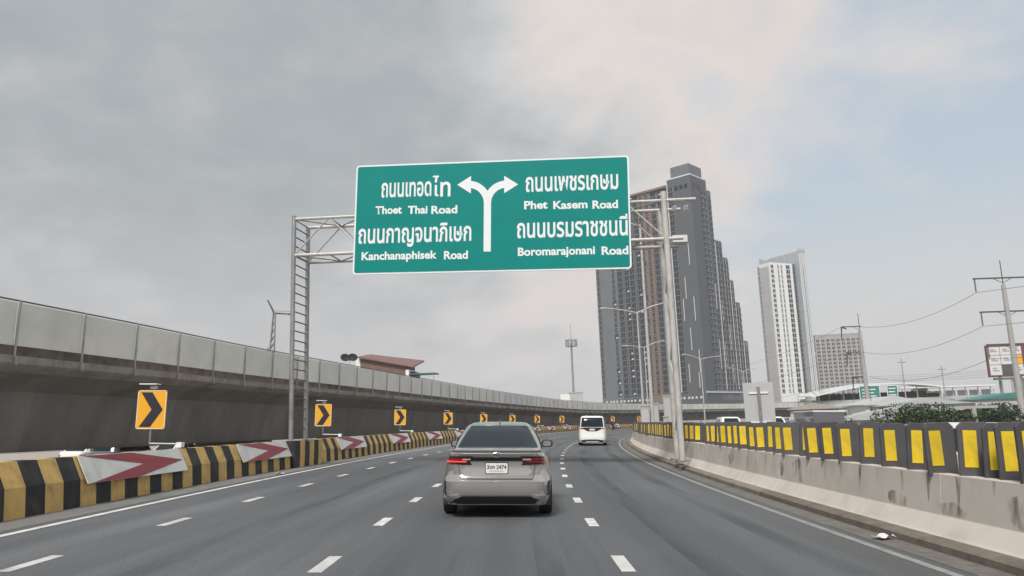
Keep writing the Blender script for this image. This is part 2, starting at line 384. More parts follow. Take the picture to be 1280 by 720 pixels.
def dash(s, u, w=.15, ln=.95):
    b = MB()
    b.loft([[wp(s - ln / 2 + ln * k / 2, u + q * w / 2, .004) for q in (-1, 1)] for k in range(3)], closed=False, cap0=False, cap1=False)
    o = b.build('lane_dash', M['white_paint'], road); return o
for k in range(60):
    s = 1.75 + 3.42 * k
    if s > 150: break
    for u in (-5.2, -2.0, 1.18): dash(s + random.uniform(-.06, .06), u + random.uniform(-.012, .012))
b = MB(); strip(b, -40, 325, [(-6.93, .004), (-6.80, .004)], 1.5); b.build('edge_line', M['white_paint'], road)
b = MB(); strip(b, -40, 325, [(4.36, .004), (4.48, .004)], 1.5); b.build('edge_line', M['line_worn'], road)
# gritty gutter along both edges
M['grit'] = mat('gutter_grit', (.155, .145, .132), .95, var=.3, scale=6, bump=.2, dirt=(.10, .09, .08), dirt_amt=.8, dirt_scale=1.1)
b = MB(); strip(b, -40, 325, [(4.62, .004), (5.02, .004)], 1.5); b.build('gutter', M['grit'], road)
M['shoulder'] = mat('shoulder_dust', (.175, .17, .162), .95, var=.22, scale=4, dirt=(.12, .118, .115), dirt_amt=.7, dirt_scale=.9)
b = MB(); strip(b, -40, 325, [(-7.85, .004), (-7.12, .004)], 1.5); b.build('gutter', M['shoulder'], road)
for s0_, s1_, u0_, u1_ in ((3, 70, -3.95, -3.6), (3, 62, -.95, -.62), (4, 80, .25, .55), (6, 66, 1.95, 2.3), (8, 75, 3.3, 3.65)):      # wheel tracks
    b = MB(); strip(b, s0_, s1_, [(u0_, .0025), (u1_, .0025)], 2.); b.build('tyre_mark', M['tyre_mark'], road)
for k in range(24):                                 # opposite carriageway lane dashes
    s = 2 + 6.8 * k; d = MB()
    d.loft([[wp(s + q, 11.3 + a, -.026) for a in (-.07, .07)] for q in (0, 1)], closed=False, cap0=False, cap1=False); d.build('lane_dash', M['white_paint'], opp)

# ------------------------------------------------------------------ left barrier: black and yellow painted concrete
lb = thing('striped_barrier', Matrix(), 'black and ochre striped concrete barrier curving along the left road edge', 'barrier')
LPROF = [(-7.84, 0), (-7.88, .48), (-8.07, .88), (-8.30, .88), (-8.40, .48), (-8.44, -1.15)]
def lbarrier():
    s = -8.; seg = 0; bw = .5
    while s < 250:
        b = MB(); far = s > 120
        ln = 6.0
        nst = int(ln / bw)
        for k in range(nst):
            a0 = s + k * bw + (.012 if k == 0 else 0); a1 = s + (k + 1) * bw - (.012 if k == nst - 1 else 0)
            jit = [0, 0]
            rings = [[wp(a, u, z) for u, z in LPROF] for a in (a0, a1)]
            b.loft(rings, k % 2, True, k == 0, k == nst - 1)
        b.build('barrier_segment', [M['yellow'], M['black']], lb); s += ln; seg += 1
lbarrier()
# right parapet: New Jersey profile on a dark kerb
rbar = thing('concrete_parapet', Matrix(), 'pale weathered concrete parapet with kerb along the right road edge', 'parapet')
RPROF = [(5.26, .10), (5.30, .14), (5.44, .34), (5.475, .85), (5.70, .85), (5.74, .34), (5.88, .10), (5.90, -.04), (5.26, -.04)]
s = -9.0
while s < 250:
    b = MB(); n = 3; ln = 6.35
    b.loft([[wp(s + .007 + (ln - .014) * k / n, u, z) for u, z in RPROF] for k in range(n + 1)])
    seg = b.build('parapet_segment', M['parapet'], rbar, bevel=.005)
    b = MB(); b.loft([[wp(s + .01 + (ln - .02) * k / n, u, z) for u, z in [(5.0, 0.), (5.0, .085), (5.04, .105), (5.258, .115), (5.258, 0.)]] for k in range(n + 1)])
    b.build('kerb', M['kerb'], seg)
    b = MB(); b.loft([[wp(s + q, u + (.012 if u < 5.6 else -.012), z - (.012 if z > .8 else 0)) for u, z in RPROF] for q in (-.02, .03)]); b.build('joint_filler', M['kerb'], seg)
    if s < 60:
        for q in range(int(ln / .7)):                    # rain runs down the face below the boards
            a = s + .35 + q * .7 + random.uniform(-.05, .05); w = random.uniform(.03, .09); zl = random.uniform(.36, .66)
            b = MB(); r_ = [(5.4745, .845)]; pts = []
            for k in range(4):
                z = .845 + (zl - .845) * k / 3; u = 5.44 + .035 * (z - .34) / .51 - .003
                ww = w * (1 - .8 * k / 3); pts.append([wp(a - ww, u, z), wp(a + ww * .6, u, z)])
            b.loft(pts, closed=False, cap0=False, cap1=False); b.build('rain_stain', M['stain'], seg)
    s += ln
# irregular scuffs and patches on the face
def scuff(s0, z0, w, h, seedv):
    rnd = random.Random(seedv); b = MB(); n = 11
    c = []
    for k in range(n):
        a = 2 * math.pi * k / n; r = .6 + .5 * rnd.random(); z = max(.36, min(.83, z0 + math.sin(a) * h * r))
        c.append(wp(s0 + math.cos(a) * w * r, 5.44 + .035 * (z - .34) / .51 - .005, z))
    b.add(c, [tuple(range(n))]); b.build('scuff_mark', M['stain'], rbar)
for q in ((15.3, .58, .42, .26, 3), (16.3, .6, .2, .2, 4), (8.45, .56, .3, .24, 8), (20.5, .6, .3, .2, 9), (27., .62, .4, .2, 11), (11.2, .45, .35, .12, 12), (9.8, .42, .4, .1, 14)): scuff(*q)

# ------------------------------------------------------------------ flyover running along on the left
def flyline():
    pts = [Vector((-27.5, -55)), Vector((-21.5, -15)), Vector((-14.5, 21.8)), Vector((-12.3, 36)), Vector((-9.7, 49.3)), Vector((-3.2, 81)), Vector((6.0, 115.6))]
    for s in range(128, 331, 14):
        p = rp(s, -10.3); pts.append(Vector((p.x, p.y)))
    dense = []
    for k in range(1, len(pts) - 2):
        a, b_, c, d = pts[k - 1:k + 3]
        for q in range(30):
            t = q / 30
            dense.append(.5 * ((2 * b_) + (c - a) * t + (2 * a - 5 * b_ + 4 * c - d) * t * t + (3 * b_ - a - 3 * c + d) * t ** 3))
    out = [dense[0]]; acc = 0.
    STEP = 2.7 / 3
    for a, b_ in zip(dense, dense[1:]):
        d = (b_ - a).length; pos = 0.
        while acc + (d - pos) >= STEP:
            pos += STEP - acc; acc = 0.; out.append(a + (b_ - a) * (pos / d))
        acc += d - pos
    return out
FL = flyline()
def fz(x): return .030 * max(0., x - 15)
def fp(i, o, z):
    a = FL[max(0, i - 1)]; c = FL[min(len(FL) - 1, i + 1)]; d = (c - a).normalized(); n = Vector((d.y, -d.x))   # n = to the road
    p = FL[i] + n * o
    return RB @ Vector((p.x, p.y, z + fz(FL[i].x)))
fly = thing('flyover', Matrix(), 'grey concrete flyover with pale panel fence curving along the left', 'flyover')
NF = (len(FL) - 1) // 3
i_s = NF
SEC = [(-.02, 3.42), (-.02, 3.20), (-.10, 3.13), (-.55, 2.98), (-1.35, 2.62), (-1.62, 2.45), (-2.0, .66), (-2.14, .54), (-5.9, .54), (-6.1, .66), (-6.5, 2.45), (-8.0, 3.1), (-8.1, 3.42)]
for k in range(NF):
    i0, i1 = 3 * k, 3 * k + 3
    g = .012
    rings = []
    for i in range(i0, i1 + 1):
        rings.append([fp(i, o, z) for o, z in SEC])
    e0 = (rings[1][0] - rings[0][0]).normalized() * .005
    rings[0] = [p + e0 for p in rings[0]]; rings[-1] = [p - e0 for p in rings[-1]]
    b = MB(); n = len(SEC); vs = [p for r in rings for p in r]; fs = []; mi = []
    b.loft(rings)
    # fascia faces take the paler stained concrete
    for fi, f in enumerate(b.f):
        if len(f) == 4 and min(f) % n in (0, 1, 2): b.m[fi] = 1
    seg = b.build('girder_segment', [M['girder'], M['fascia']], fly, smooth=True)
    j = random.uniform(.9, 1.1)
    b = MB(); b.loft([[fp(i, o, z) for o, z in ((-.75, 3.425), (-.75, 3.95), (-.95, 3.95), (-.95, 3.425))] for i in range(i0, i1 + 1)]); b.build('parapet_kerb', M['kerb'], seg)  # dark material: the shade of the recess under the panels is put into its colour
    # fence panel + post
    b = MB()
    pr = []
    for i in range(i0, i1 + 1):
        q = [fp(i, o, z) for o, z in ((-.10, 3.72), (-.10, 4.98), (-.16, 4.98), (-.16, 3.72))]; pr.append(q)
    ev = (pr[-1][0] - pr[0][0]).normalized()
    pr[0] = [p + ev * .035 for p in pr[0]]; pr[-1] = [p - ev * .035 for p in pr[-1]]
    b.loft(pr); b.build('fence_panel', M['panel'], fly)
    b = MB()
    a0 = fp(i0, -.05, 3.28); a1 = fp(i0, -.05, 5.03); b.tube(a0, a1, .032, 6); c0 = fp(i0, -.03, 3.20); b.box((0, 0, 0), (.14, .14, .26), mtx=Matrix.Translation(a0))
    b.build('fence_post', M['galv'], fly)
    b = MB()
    for i in range(i0, i1): b.tube(fp(i, -.13, 5.04), fp(i + 1, -.13, 5.04), .026, 6, caps=False)
    b.build('top_rail', M['dark_steel'], fly)
    if k < 45:                                           # lime runs below the post foot
        b = MB(); q0 = random.uniform(.10, .2)
        d_ = (fp(i0 + 1, 0, 0) - fp(i0, 0, 0)).normalized()
        rows_ = [[fp(i0, o, z) + d_ * q_ for q_ in (-q0 * w_, q0 * w_)] for o, z, w_ in ((-.012, 3.40, .8), (-.012, 3.20, 1.), (-.095, 3.12, 1.1), (-.32, 3.045, 1.2), (-.545, 2.965, .7))]
        b.loft(rows_, closed=False, cap0=False, cap1=False); b.build('lime_stain', M['lime'], seg)
    # far side parapet
    b = MB(); b.loft([[fp(i, o, z) for o, z in ((-7.9, 3.425), (-7.9, 4.45), (-8.1, 4.45), (-8.1, 3.425))] for i in range(i0, i1 + 1)]); b.build('far_parapet', M['fascia'], seg)
for i in range(30, len(FL) - 2, 34):
    b = MB(); c = fp(i, -4.05, .5); d = (fp(i + 1, -4.05, 0) - fp(i, -4.05, 0)); ang = math.atan2(d.y, d.x)
    rot = Matrix.Translation((c.x, c.y, 0)) @ Matrix.Rotation(ang, 4, 'Z')
    b.box((0, 0, c.z - 2.6), (1.6, 2.6, 5.), mtx=rot); b.box((0, 0, c.z - .18), (1.9, 3.6, .34), mtx=rot)
    b.build('pier', M['girder'], fly, bevel=.12)

# ------------------------------------------------------------------ gantry across the carriageway with the direction board
GLF, GLB = Vector((-7.45, 26.2)), Vector((-7.27, 27.4))       # left posts: front, back (carriageway plan)
GRF, GRB = Vector((5.40, 24.6)), Vector((5.50, 25.8))
def gw(p, z):                                                # world point: plan position carried to world, height above the deck there
    q = RB @ Vector((p.x, p.y, 0)); return Vector((q.x + .012 * z * 0, q.y, q.z + z))
gan = thing('sign_gantry', Matrix(), 'grey tubular steel sign gantry spanning the road on ladder-like legs', 'gantry')
ZT, ZB = 8.62, 7.30
def leg(f, bk, zt, zf):
    b = MB(); b.tube(gw(f, zf), gw(f, zt + .12), .078, 10); b.build('post', M['galv'], gan, smooth=True)
    b = MB(); b.tube(gw(bk, zf), gw(bk, zt), .078, 10); b.build('post', M['galv'], gan, smooth=True)
    z = 1.3
    while z < zt - .1:
        b = MB(); b.tube(gw(f, z), gw(bk, z), .022, 6); b.build('rung', M['dark_steel'], gan); z += .335
    for p in (f, bk):
        b = MB(); c = gw(p, zf); b.box(c, (.36, .36, .06)); b.build('base_plate', M['galv'], gan)
leg(GLF, GLB, ZT, .86)
for k in range(6):                                           # striped plinth widening the barrier under the leg
    b = MB(); s0_ = 25.5 + k * .5
    b.loft([[wp(q, u, z) for u, z in ((-7.95, .003), (-7.70, .003), (-7.70, .48), (-7.72, .884), (-8.1, .884))] for q in (s0_, s0_ + .5)], 0)
    b.build('plinth_block', M['yellow'] if k % 2 else M['black'], gan)
offr = (GRF - GLF).normalized()
gRz = lambda z: z + .22                                      # right end stands lower on the banked deck, so its posts are longer
def leg2(f, bk, zt, zf):
    for p, ext in ((f, .30), (bk, .0)):
        b = MB(); b.tube(gw(p, zf), gw(p, zt + ext), .10, 10); b.build('post', M['galv_light'], gan, smooth=True)
        b = MB(); b.box(gw(p, zf), (.4, .4, .06)); b.build('base_plate', M['galv'], gan)
    z = 1.2; k = 0
    while z < zt - 1.6:
        b = MB(); b.tube(gw(f, z if k % 2 else z + 1.15), gw(bk, z + 1.15 if k % 2 else z), .028, 6); b.build('lacing_bar', M['galv_light'], gan); z += 1.15; k += 1
leg2(GRF, GRB, gRz(ZT), .3)
def chord(p0, p1, z0, z1, ext, r=.062):
    a, c = gw(p0, z0), gw(p1, z1); d = (c - a).normalized()
    b = MB(); b.tube(a, c + d * ext, r, 8); return b.build('chord', M['galv_light'], gan, smooth=True)
chord(GLF, GRF, ZT, gRz(ZT), 1.05, .055); chord(GLB, GRB, ZT, gRz(ZT), .7)
chord(GLF, GRF, ZB, gRz(ZB), .55); chord(GLB, GRB, ZB, gRz(ZB), .55)
NB = 10
def gp(front, t, top):
    a, c = (GLF, GRF) if front else (GLB, GRB)
    return gw(a, ZT if top else ZB).lerp(gw(c, gRz(ZT if top else ZB)), t)
for k in range(NB):
    t0, t1 = k / NB, (k + 1) / NB
    for fr in (True, False):
        b = MB(); a, c = (gp(fr, t0, False), gp(fr, t1, True)) if (k % 2 == 0) else (gp(fr, t0, True), gp(fr, t1, False))
        b.tube(a, c, .028, 6); b.build('lattice_bar', M['galv_light'], gan)
    for tp in (True, False):
        b = MB(); b.tube(gp(k % 2 == 0, t0, tp), gp(k % 2 != 0, t1, tp), .024, 6); b.build('lattice_bar', M['galv'], gan)
for k in range(NB + 1):
    for tp in (True, False):
        b = MB(); b.tube(gp(True, k / NB, tp), gp(False, k / NB, tp), .026, 6); b.build('cross_bar', M['galv'], gan)
b = MB(); b.box(gp(False, 1.035, False) + Vector((0, -.5, .1)), (.5, .5, .24)); b.build('junction_box', M['bill_white'], gan)
for k in range(2):
    b = MB(); b.box(gp(True, 1.03 + .03 * k, True) + Vector((0, .3, -.22)), (.12, .2, .16)); b.build('floodlight', M['bill_white'], gan)

# direction board
SW, SH = 9.50, 3.92
A = at_ = None
def text_mesh(body, x0, x1, y_base, h, z, m, parent, name='lettering', offset=.012, twin=0.):
    cu = bpy.data.curves.new('lettering', 'FONT'); cu.body = body; cu.size = 1.0; cu.offset = offset; cu.resolution_u = 3; cu.extrude = .0
    t = bpy.data.objects.new('lettering_src', cu); COL.objects.link(t)
    dg = bpy.context.evaluated_depsgraph_get(); me = bpy.data.meshes.new_from_object(t.evaluated_get(dg))
    bpy.data.objects.remove(t); bpy.data.curves.remove(cu)
    xs = [v.co.x for v in me.vertices]
    k = (x1 - x0) / (max(xs) - min(xs)); mnx = min(xs)
    for v in me.vertices: v.co = Vector((x0 + (v.co.x - mnx) * k, -z, y_base + v.co.y * h))
    if twin:                                       # a second pass of the brush for a bolder stroke
        vs_ = [tuple(v.co) for v in me.vertices]; fs_ = [tuple(f.vertices) for f in me.polygons]; k_ = len(vs_); me = bpy.data.meshes.new(name)
        me.from_pydata(vs_ + [(x + twin, y - .0006, z_) for x, y, z_ in vs_], [], fs_ + [tuple(i + k_ for i in f) for f in fs_])
    me.materials.clear(); me.materials.append(m); me.name = name
    return link(name, me, parent)
def board_mtx():
    lt = Vector((-5.48, 25.66, 8.46)); rt = Vector((3.95, 24.60, 8.46))      # carriageway-frame plan of the board's two ends, mid height
    d = (rt - lt).normalized(); c = (lt + rt) / 2
    return RB @ Matrix.Translation(c) @ Matrix.Rotation(math.atan2(d.y, d.x), 4, 'Z')
bm_ = board_mtx()
sg = thing('direction_sign', bm_ @ Matrix.Translation((0, 0, -SH / 2)), 'large green overhead direction board with white Thai and English road names', 'road sign')
def rrect(w, h, r, n=5):
    out = []
    for cx, cy, a0 in ((w / 2 - r, h - r, 0), (-w / 2 + r, h - r, 90), (-w / 2 + r, r, 180), (w / 2 - r, r, 270)):
        for k in range(n + 1):
            a = R(a0 + 90 * k / n); out.append((cx + r * math.cos(a), cy + r * math.sin(a)))
    return out
b = MB(); b.prism(rrect(SW, SH, .12), 0, .05); b.build('backing_panel', M['sign_white'], sg)
b = MB(); b.prism([(x, z + .055) for x, z in rrect(SW - .11, SH - .11, .08)], -.006, .0); b.build('green_face', M['sign_green'], sg)
for x in (-4.0, -2.4, -.8, .8, 2.4, 4.0):
    b = MB(); b.box((x, .09, SH / 2), (.07, .07, SH - .3)); b.box((x, .17, SH * .30), (.05, .12, .1)); b.build('stiffener', M['galv'], sg)
def sx(px): return (px - 444) / 345.5 * SW - SW / 2
def sy(px, py):
    t = (px - 444) / 345.5; bt = 342 - 5 * t; tp = 207 - 11 * t
    return (bt - py) / (bt - tp) * SH
PXH = SH / 136
for body, x0, x1, py, h in (('ถนนเทอด', 478, 542.5, 246, 31), ('ไ', 544, 551, 246, 31), ('ท', 554, 567, 246, 31), ('ถนนกาญจนาภิเษก', 450, 594, 302.5, 31), ('ถนนเพชรเกษม', 662, 776, 239.5, 31), ('ถนนบรมราชชนนี', 651, 786, 297, 31)):
    text_mesh(body, sx(x0), sx(x1), sy((x0 + x1) / 2, py), h * PXH, .012, M['sign_white'], sg, offset=0. if 'ไ' in body else .02, twin=.022 if 'ไ' in body else 0.)

for py, words in ((267.5, (('Thoet', 471, 505), ('Thai', 513, 538), ('Road', 543, 576))), (323.5, (('Kanchanaphisek', 455, 551), ('Road', 560, 590))),
                  (262.5, (('Phet', 660, 689), ('Kasem', 696, 738), ('Road', 744, 775))), (319.5, (('Boromarajonani', 652, 746), ('Road', 754, 786)))):
    for body, x0, x1 in words: text_mesh(body, sx(x0), sx(x1), sy((x0 + x1) / 2, py), 13.5 * PXH, .012, M['sign_white'], sg, offset=.03)
def arrow_shape():
    b = MB(); z = -.012
    P = lambda px, py: (sx(px), z, sy(px, py))
    def quad(pts): b.add([P(*p) for p in pts], [tuple(range(len(pts)))])
    quad([(609.5, 315), (618.5, 315), (618.5, 250), (614, 246), (609.5, 250)])
    for sgn in (-1, 1):
        def cv(a, off):
            # quarter turn from the stem top to the arrow's neck
            cx, cy = 614 + sgn * 24, 255
            rx, ry = 19.5 + off, 19.0 + off
            return (cx - sgn * rx * math.cos(a), cy - ry * math.sin(a))
        n = 8; inn = [cv(R(0 + 84 * k / n), 0) for k in range(n + 1)]; outr = [cv(R(0 + 84 * k / n), 9) for k in range(n + 1)]
        for k in range(n):
            b.add([P(*inn[k]), P(*inn[k + 1]), P(*outr[k + 1]), P(*outr[k])], [(0, 1, 2, 3)])
        tip = (614 + sgn * 38.5, 232); bx = 614 + sgn * 21
        b.add([P(tip[0], tip[1]), P(bx, 243), P(bx, 221)], [(0, 1, 2)])
    # shift the pieces apart in depth a little so that no two faces share a plane
    for i, f in enumerate(b.f):
        pass
    vs = b.v; b.v = [(v[0], v[1] - .0004 * (k % 7), v[2]) for k, v in enumerate(vs)]
    b.build('arrow', M['sign_white'], sg)
arrow_shape()

# ------------------------------------------------------------------ chevron signs on the left barrier
def chevron_proto():
    root = thing('chevron_sign', Matrix(), 'x', 'road sign', 'yellow chevron signs on the left barrier')
    w, h = .70, .93; pz = 1.34
    pan = MB(); pan.prism([(x - .76, z + pz) for x, z in rrect(w, h, .05, 4)], 0, .02); pan.build('panel', M['sign_yellow'], root)
    b = MB()
    ch = [(-.27, .415), (.0, .415), (.275, 0), (.0, -.415), (-.27, -.415), (.005, 0)]
    cx = -.76; cz = pz + h / 2
    vs = [(cx + x, -.004, cz + z) for x, z in ch]
    b.add(vs, [(0, 1, 2, 5), (5, 2, 3, 4)]); b.build('chevron', M['sign_black'], root)
    b = MB()
    for (x0, x1, z) in [(-.345, .345, .455), (-.345, .345, -.455)]: b.box((cx, -.003, cz + z), (.62, .004, .012))
    for x in (-.335, .335): b.box((cx + x, -.003, cz), (.012, .004, .84))
    b.build('rim', M['sign_white'], root)
    b = MB(); b.tube((cx, .05, pz - .35), (cx, .05, pz + h - .05), .022, 8); b.tube((cx, .05, pz - .34), (0, 0, .99), .022, 8); b.tube((0, 0, .99), (0, 0, .86), .03, 8); b.build('bracket', M['galv'], root)
    b = MB(); b.box((0, 0, .97), (.12, .2, .12)); b.build('clamp', M['sign_white'], root)
    b = MB(); b.box((cx - .1, .06, pz + h + .15), (.42, .26, .022), mtx=None); b.build('solar_panel', M['sign_white'], root)
    b = MB(); b.box((cx, .06, pz + h + .07), (.14, .1, .07)); b.tube((cx, .05, pz + h - .05), (cx, .05, pz + h + .05), .015, 6); b.build('battery_box', M['galv_light'], root)
    return root
cv0 = chevron_proto()
for k in range(11):
    s = 18.4 + 13.8 * k
    mtx = road_mtx(s, -8.16, 0., R(random.uniform(-4, 4)))
    lab = ordinal(k) + ' yellow chevron sign from the left edge, on a bracket above the striped barrier'
    if k == 0: cv0.matrix_world = mtx; cv0['label'] = lab
    else: copy_tree(cv0, mtx, lab)

# ------------------------------------------------------------------ red and white arrow boards on the barrier face
ARROWS = [14.1, 21.45, 31.2, 40.2] + [49.2 + 9 * q for q in range(11)]
for k, s in enumerate(ARROWS):
    n = 4; ln = 4.0
    root = thing('arrow_board', road_mtx(s + ln / 2, -7.95, 0.), ordinal(k) + ' red and white arrow board from the left edge, fixed to the striped barrier', 'arrow board', 'arrow boards on the striped barrier')
    inv = root.matrix_world.inverted()
    def bp_(a, z, o): return inv @ wp(s + a * ln, -7.825 - .20 * (z - .48) / .4 + o, z)
    z0, z1 = .40, .89
    b = MB(); b.loft([[bp_(q / n, z, o) for z, o in ((z0, .0), (z1, .0), (z1, -.02), (z0, -.02))] for q in range(n + 1)]); b.build('panel', M['arrow_white'], root)
    b = MB(); zm = (z0 + z1) / 2
    top = [bp_(a, z1 - .004, .004) for a in (.03, .22, .47)]; bot = [bp_(a, z0 + .004, .004) for a in (.03, .22, .47)]
    pts_t = [bp_(.03, z1 - .004, .004), bp_(.46, z1 - .004, .004), bp_(.985, zm, .004), bp_(.54, zm, .004)]
    pts_b = [bp_(.54, zm, .004), bp_(.985, zm, .004), bp_(.46, z0 + .004, .004), bp_(.03, z0 + .004, .004)]
    b.add(pts_t, [(0, 1, 2, 3)]); b.add(pts_b, [(0, 1, 2, 3)]); b.build('arrow', M['arrow_red'], root)

# ------------------------------------------------------------------ dark boards with yellow strips on the right parapet
def board_proto():
    root = thing('delineator_board', Matrix(), 'x', 'delineator', 'dark boards with yellow strips on the right parapet')
    w, h = .40, .68; z0 = .82
    b = MB(); c = .06
    b.prism([(-w / 2, z0), (w / 2, z0), (w / 2, z0 + h - c), (w / 2 - c, z0 + h), (-w / 2 + c, z0 + h), (-w / 2, z0 + h - c)], 0, .045); b.build('board', M['rubber'], root, bevel=.008)
    b = MB(); b.box((-.065, -.004, z0 + .35), (.155, .006, .45)); b.build('yellow_strip', M['refl_yellow'], root)
    b = MB(); b.box((.02, .055, z0 + .10), (.1, .05, .34)); b.tube((.02, .07, z0 + .02), (.02, .07, z0 + .4), .02, 6); b.build('bracket', M['dark_steel'], root)
    return root
bd0 = board_proto()
spots = [3.6, 4.3, 5.0, 5.7, 6.4, 7.1, 7.75, 8.42, 8.95, 9.3, 9.65, 10.24, 10.94, 11.7, 12.48, 13.2]
while spots[-1] < 62: spots.append(spots[-1] + .71)
vis = 0; pend = []
for k, s in enumerate(spots):
    if abs(s - 24.3) < .35 or abs(s - 25.35) < .3: continue
    ang = R(random.uniform(-9, 3)); lean = R(random.uniform(-2.5, 2.5))
    du = random.uniform(-.03, .03) + (.14 if k in (9,) else 0) + (.10 if k == 8 else 0)
    mtx = road_mtx(s, 5.68 + du, random.uniform(-.015, .02), ang) @ Matrix.Rotation(lean, 4, 'Y')
    if s < 8.2: lab = ordinal(len([q for q in spots if q < 8.2]) - 1 - k) + ' dark delineator board outside the right picture edge, counted from the edge'
    else: lab = ordinal(vis) + ' dark board with yellow strip from the right picture edge, on the concrete parapet'; vis += 1
    if k == 0: bd0.matrix_world = mtx; bd0['label'] = lab
    else: copy_tree(bd0, mtx, lab)

# ------------------------------------------------------------------ vehicles
def sup(a, n): return math.copysign(abs(a) ** (2. / n), a)
def lerp(a, b, t): return a + (b - a) * t
def curve(keys, t):
    for (t0, v0), (t1, v1) in zip(keys, keys[1:]):
        if t <= t1:
            q = (t - t0) / (t1 - t0) if t1 > t0 else 0
            q = q * q * (3 - 2 * q); return v0 + (v1 - v0) * q
    return keys[-1][1]
def scurve(keys, t):
    """smooth monotone interpolation"""
    n = len(keys); d = [(keys[i + 1][1] - keys[i][1]) / (keys[i + 1][0] - keys[i][0]) for i in range(n - 1)]
    m = [d[0]] + [0 if d[i - 1] * d[i] <= 0 else 2 * d[i - 1] * d[i] / (d[i - 1] + d[i]) for i in range(1, n - 1)] + [d[-1]]
    for i in range(n - 1):
        if t <= keys[i + 1][0] or i == n - 2:
            h = keys[i + 1][0] - keys[i][0]; q = (t - keys[i][0]) / h
            return (2 * q ** 3 - 3 * q * q + 1) * keys[i][1] + (q ** 3 - 2 * q * q + q) * h * m[i] + (3 * q * q - 2 * q ** 3) * keys[i + 1][1] + (q ** 3 - q * q) * h * m[i + 1]
def lcurve(keys, t):
    for (t0, v0), (t1, v1) in zip(keys, keys[1:]):
        if t <= t1: return v0 + (v1 - v0) * ((t - t0) / (t1 - t0) if t1 > t0 else 0)
    return keys[-1][1]
class Car:
    """local frame: x right, y forward, z up; rear bumper at y=0, wheels on z=0"""
    def __init__(c, root, ln, hw, paint, rear, front, width, top, cab, n=5.0):
        c.root, c.ln, c.hw, c.paint, c.rear, c.front, c.width, c.top, c.cab, c.n = root, ln, hw, paint, rear, front, width, top, cab, n
    def body_pt(c, th, z, inset=0.):
        y0 = lcurve(c.rear, z) + inset; y1 = c.ln - lcurve(c.front, z) - inset; w = c.hw * lcurve(c.width, z) - inset
        return Vector((w * sup(math.cos(th), c.n), (y0 + y1) / 2 + (y1 - y0) / 2 * sup(math.sin(th), c.n), z))
    def rear_y(c, x, z):
        y0 = lcurve(c.rear, z); y1 = c.ln - lcurve(c.front, z); w = c.hw * lcurve(c.width, z)
        a = min(.999, abs(x) / w); return (y0 + y1) / 2 - (y1 - y0) / 2 * (1 - a ** c.n) ** (1 / c.n)
    def body(c, zs, name='body', seg=72):
        rings = []
        zmax = zs[-1]
        for z in zs:
            ring = []
            for i in range(seg):
                th = 2 * math.pi * (i + .5) / seg
                # denser sampling at the corners
                p = c.body_pt(th, z); p.z = z
                tz = lcurve(c.top, p.y / c.ln); zb = zs[0]
                p.z = zb + (z - zb) * (tz - zb) / (zmax - zb); ring.append(p)
            rings.append(ring)
        # roll the deck inwards
        last = rings[-1]; cx = Vector((0, c.ln / 2, 0))
        for k, (q, dz) in enumerate(((.97, .022), (.90, .045), (.6, .062), (.2, .068))):
            rings.append([Vector((p.x * q, c.ln / 2 + (p.y - c.ln / 2) * (1 - (1 - q) * .35 if q > .5 else q * 1.4), p.z + dz)) for p in last])
        b = MB(); b.loft(rings)
        return b.build(name, c.paint, c.root, smooth=True)
    # cabin: dict of curves over t in 0..1: z, y0 (rear), y1 (front), hw
    def cab_pt(c, th, t, off=0.):
        k = c.cab; y0 = scurve(k['y0'], t) - off; y1 = scurve(k['y1'], t) + off; w = scurve(k['hw'], t) + off
        return Vector((w * sup(math.cos(th), k['n']), (y0 + y1) / 2 + (y1 - y0) / 2 * sup(math.sin(th), k['n']), lcurve(k['z'], t)))
    def cabin(c, seg=56):
        ts = [q / 20 for q in range(21)]; rings = [[c.cab_pt(2 * math.pi * (i + .5) / seg, t) for i in range(seg)] for t in ts]
        last = rings[-1]; mid = Vector((0, sum(p.y for p in last) / seg, last[0].z))
        for q, dz in ((.93, .018), (.75, .03), (.3, .036)):
            rings.append([Vector((p.x * q, mid.y + (p.y - mid.y) * q, p.z + dz)) for p in last])
        b = MB(); b.loft(rings); return b.build('roof', c.paint, c.root, smooth=True)
    def cab_patch(c, name, kind, t0, t1, a0, a1, m, off=.012, nx=16, nz=12, taper=0., parent=None, a0t=None, a1t=None):
        k = c.cab; rows = []
        for j in range(nz + 1):
            t = lerp(t0, t1, j / nz); y0 = scurve(k['y0'], t); y1 = scurve(k['y1'], t); w = scurve(k['hw'], t); z = lcurve(k['z'], t); row = []
            q0 = lerp(a0, a0 if a0t is None else a0t, j / nz); q1 = lerp(a1, a1 if a1t is None else a1t, j / nz)
            for i in range(nx + 1):
                a = lerp(q0, q1, i / nx)
                r = max(0., 1 - abs(a) ** k['n']) ** (1 / k['n'])
                if kind == 'rear': p = Vector((a * w, (y0 + y1) / 2 - (y1 - y0) / 2 * r - off, z))
                elif kind == 'front': p = Vector((a * w, (y0 + y1) / 2 + (y1 - y0) / 2 * r + off, z))
                else: p = Vector(((w * r + off) * (1 if kind == 'right' else -1), (y0 + y1) / 2 + (y1 - y0) / 2 * a, z))
                row.append(p)
            rows.append(row)
        b = MB(); b.loft(rows, closed=False, cap0=False, cap1=False)
        return b.build(name, m, parent or c.root, smooth=True)
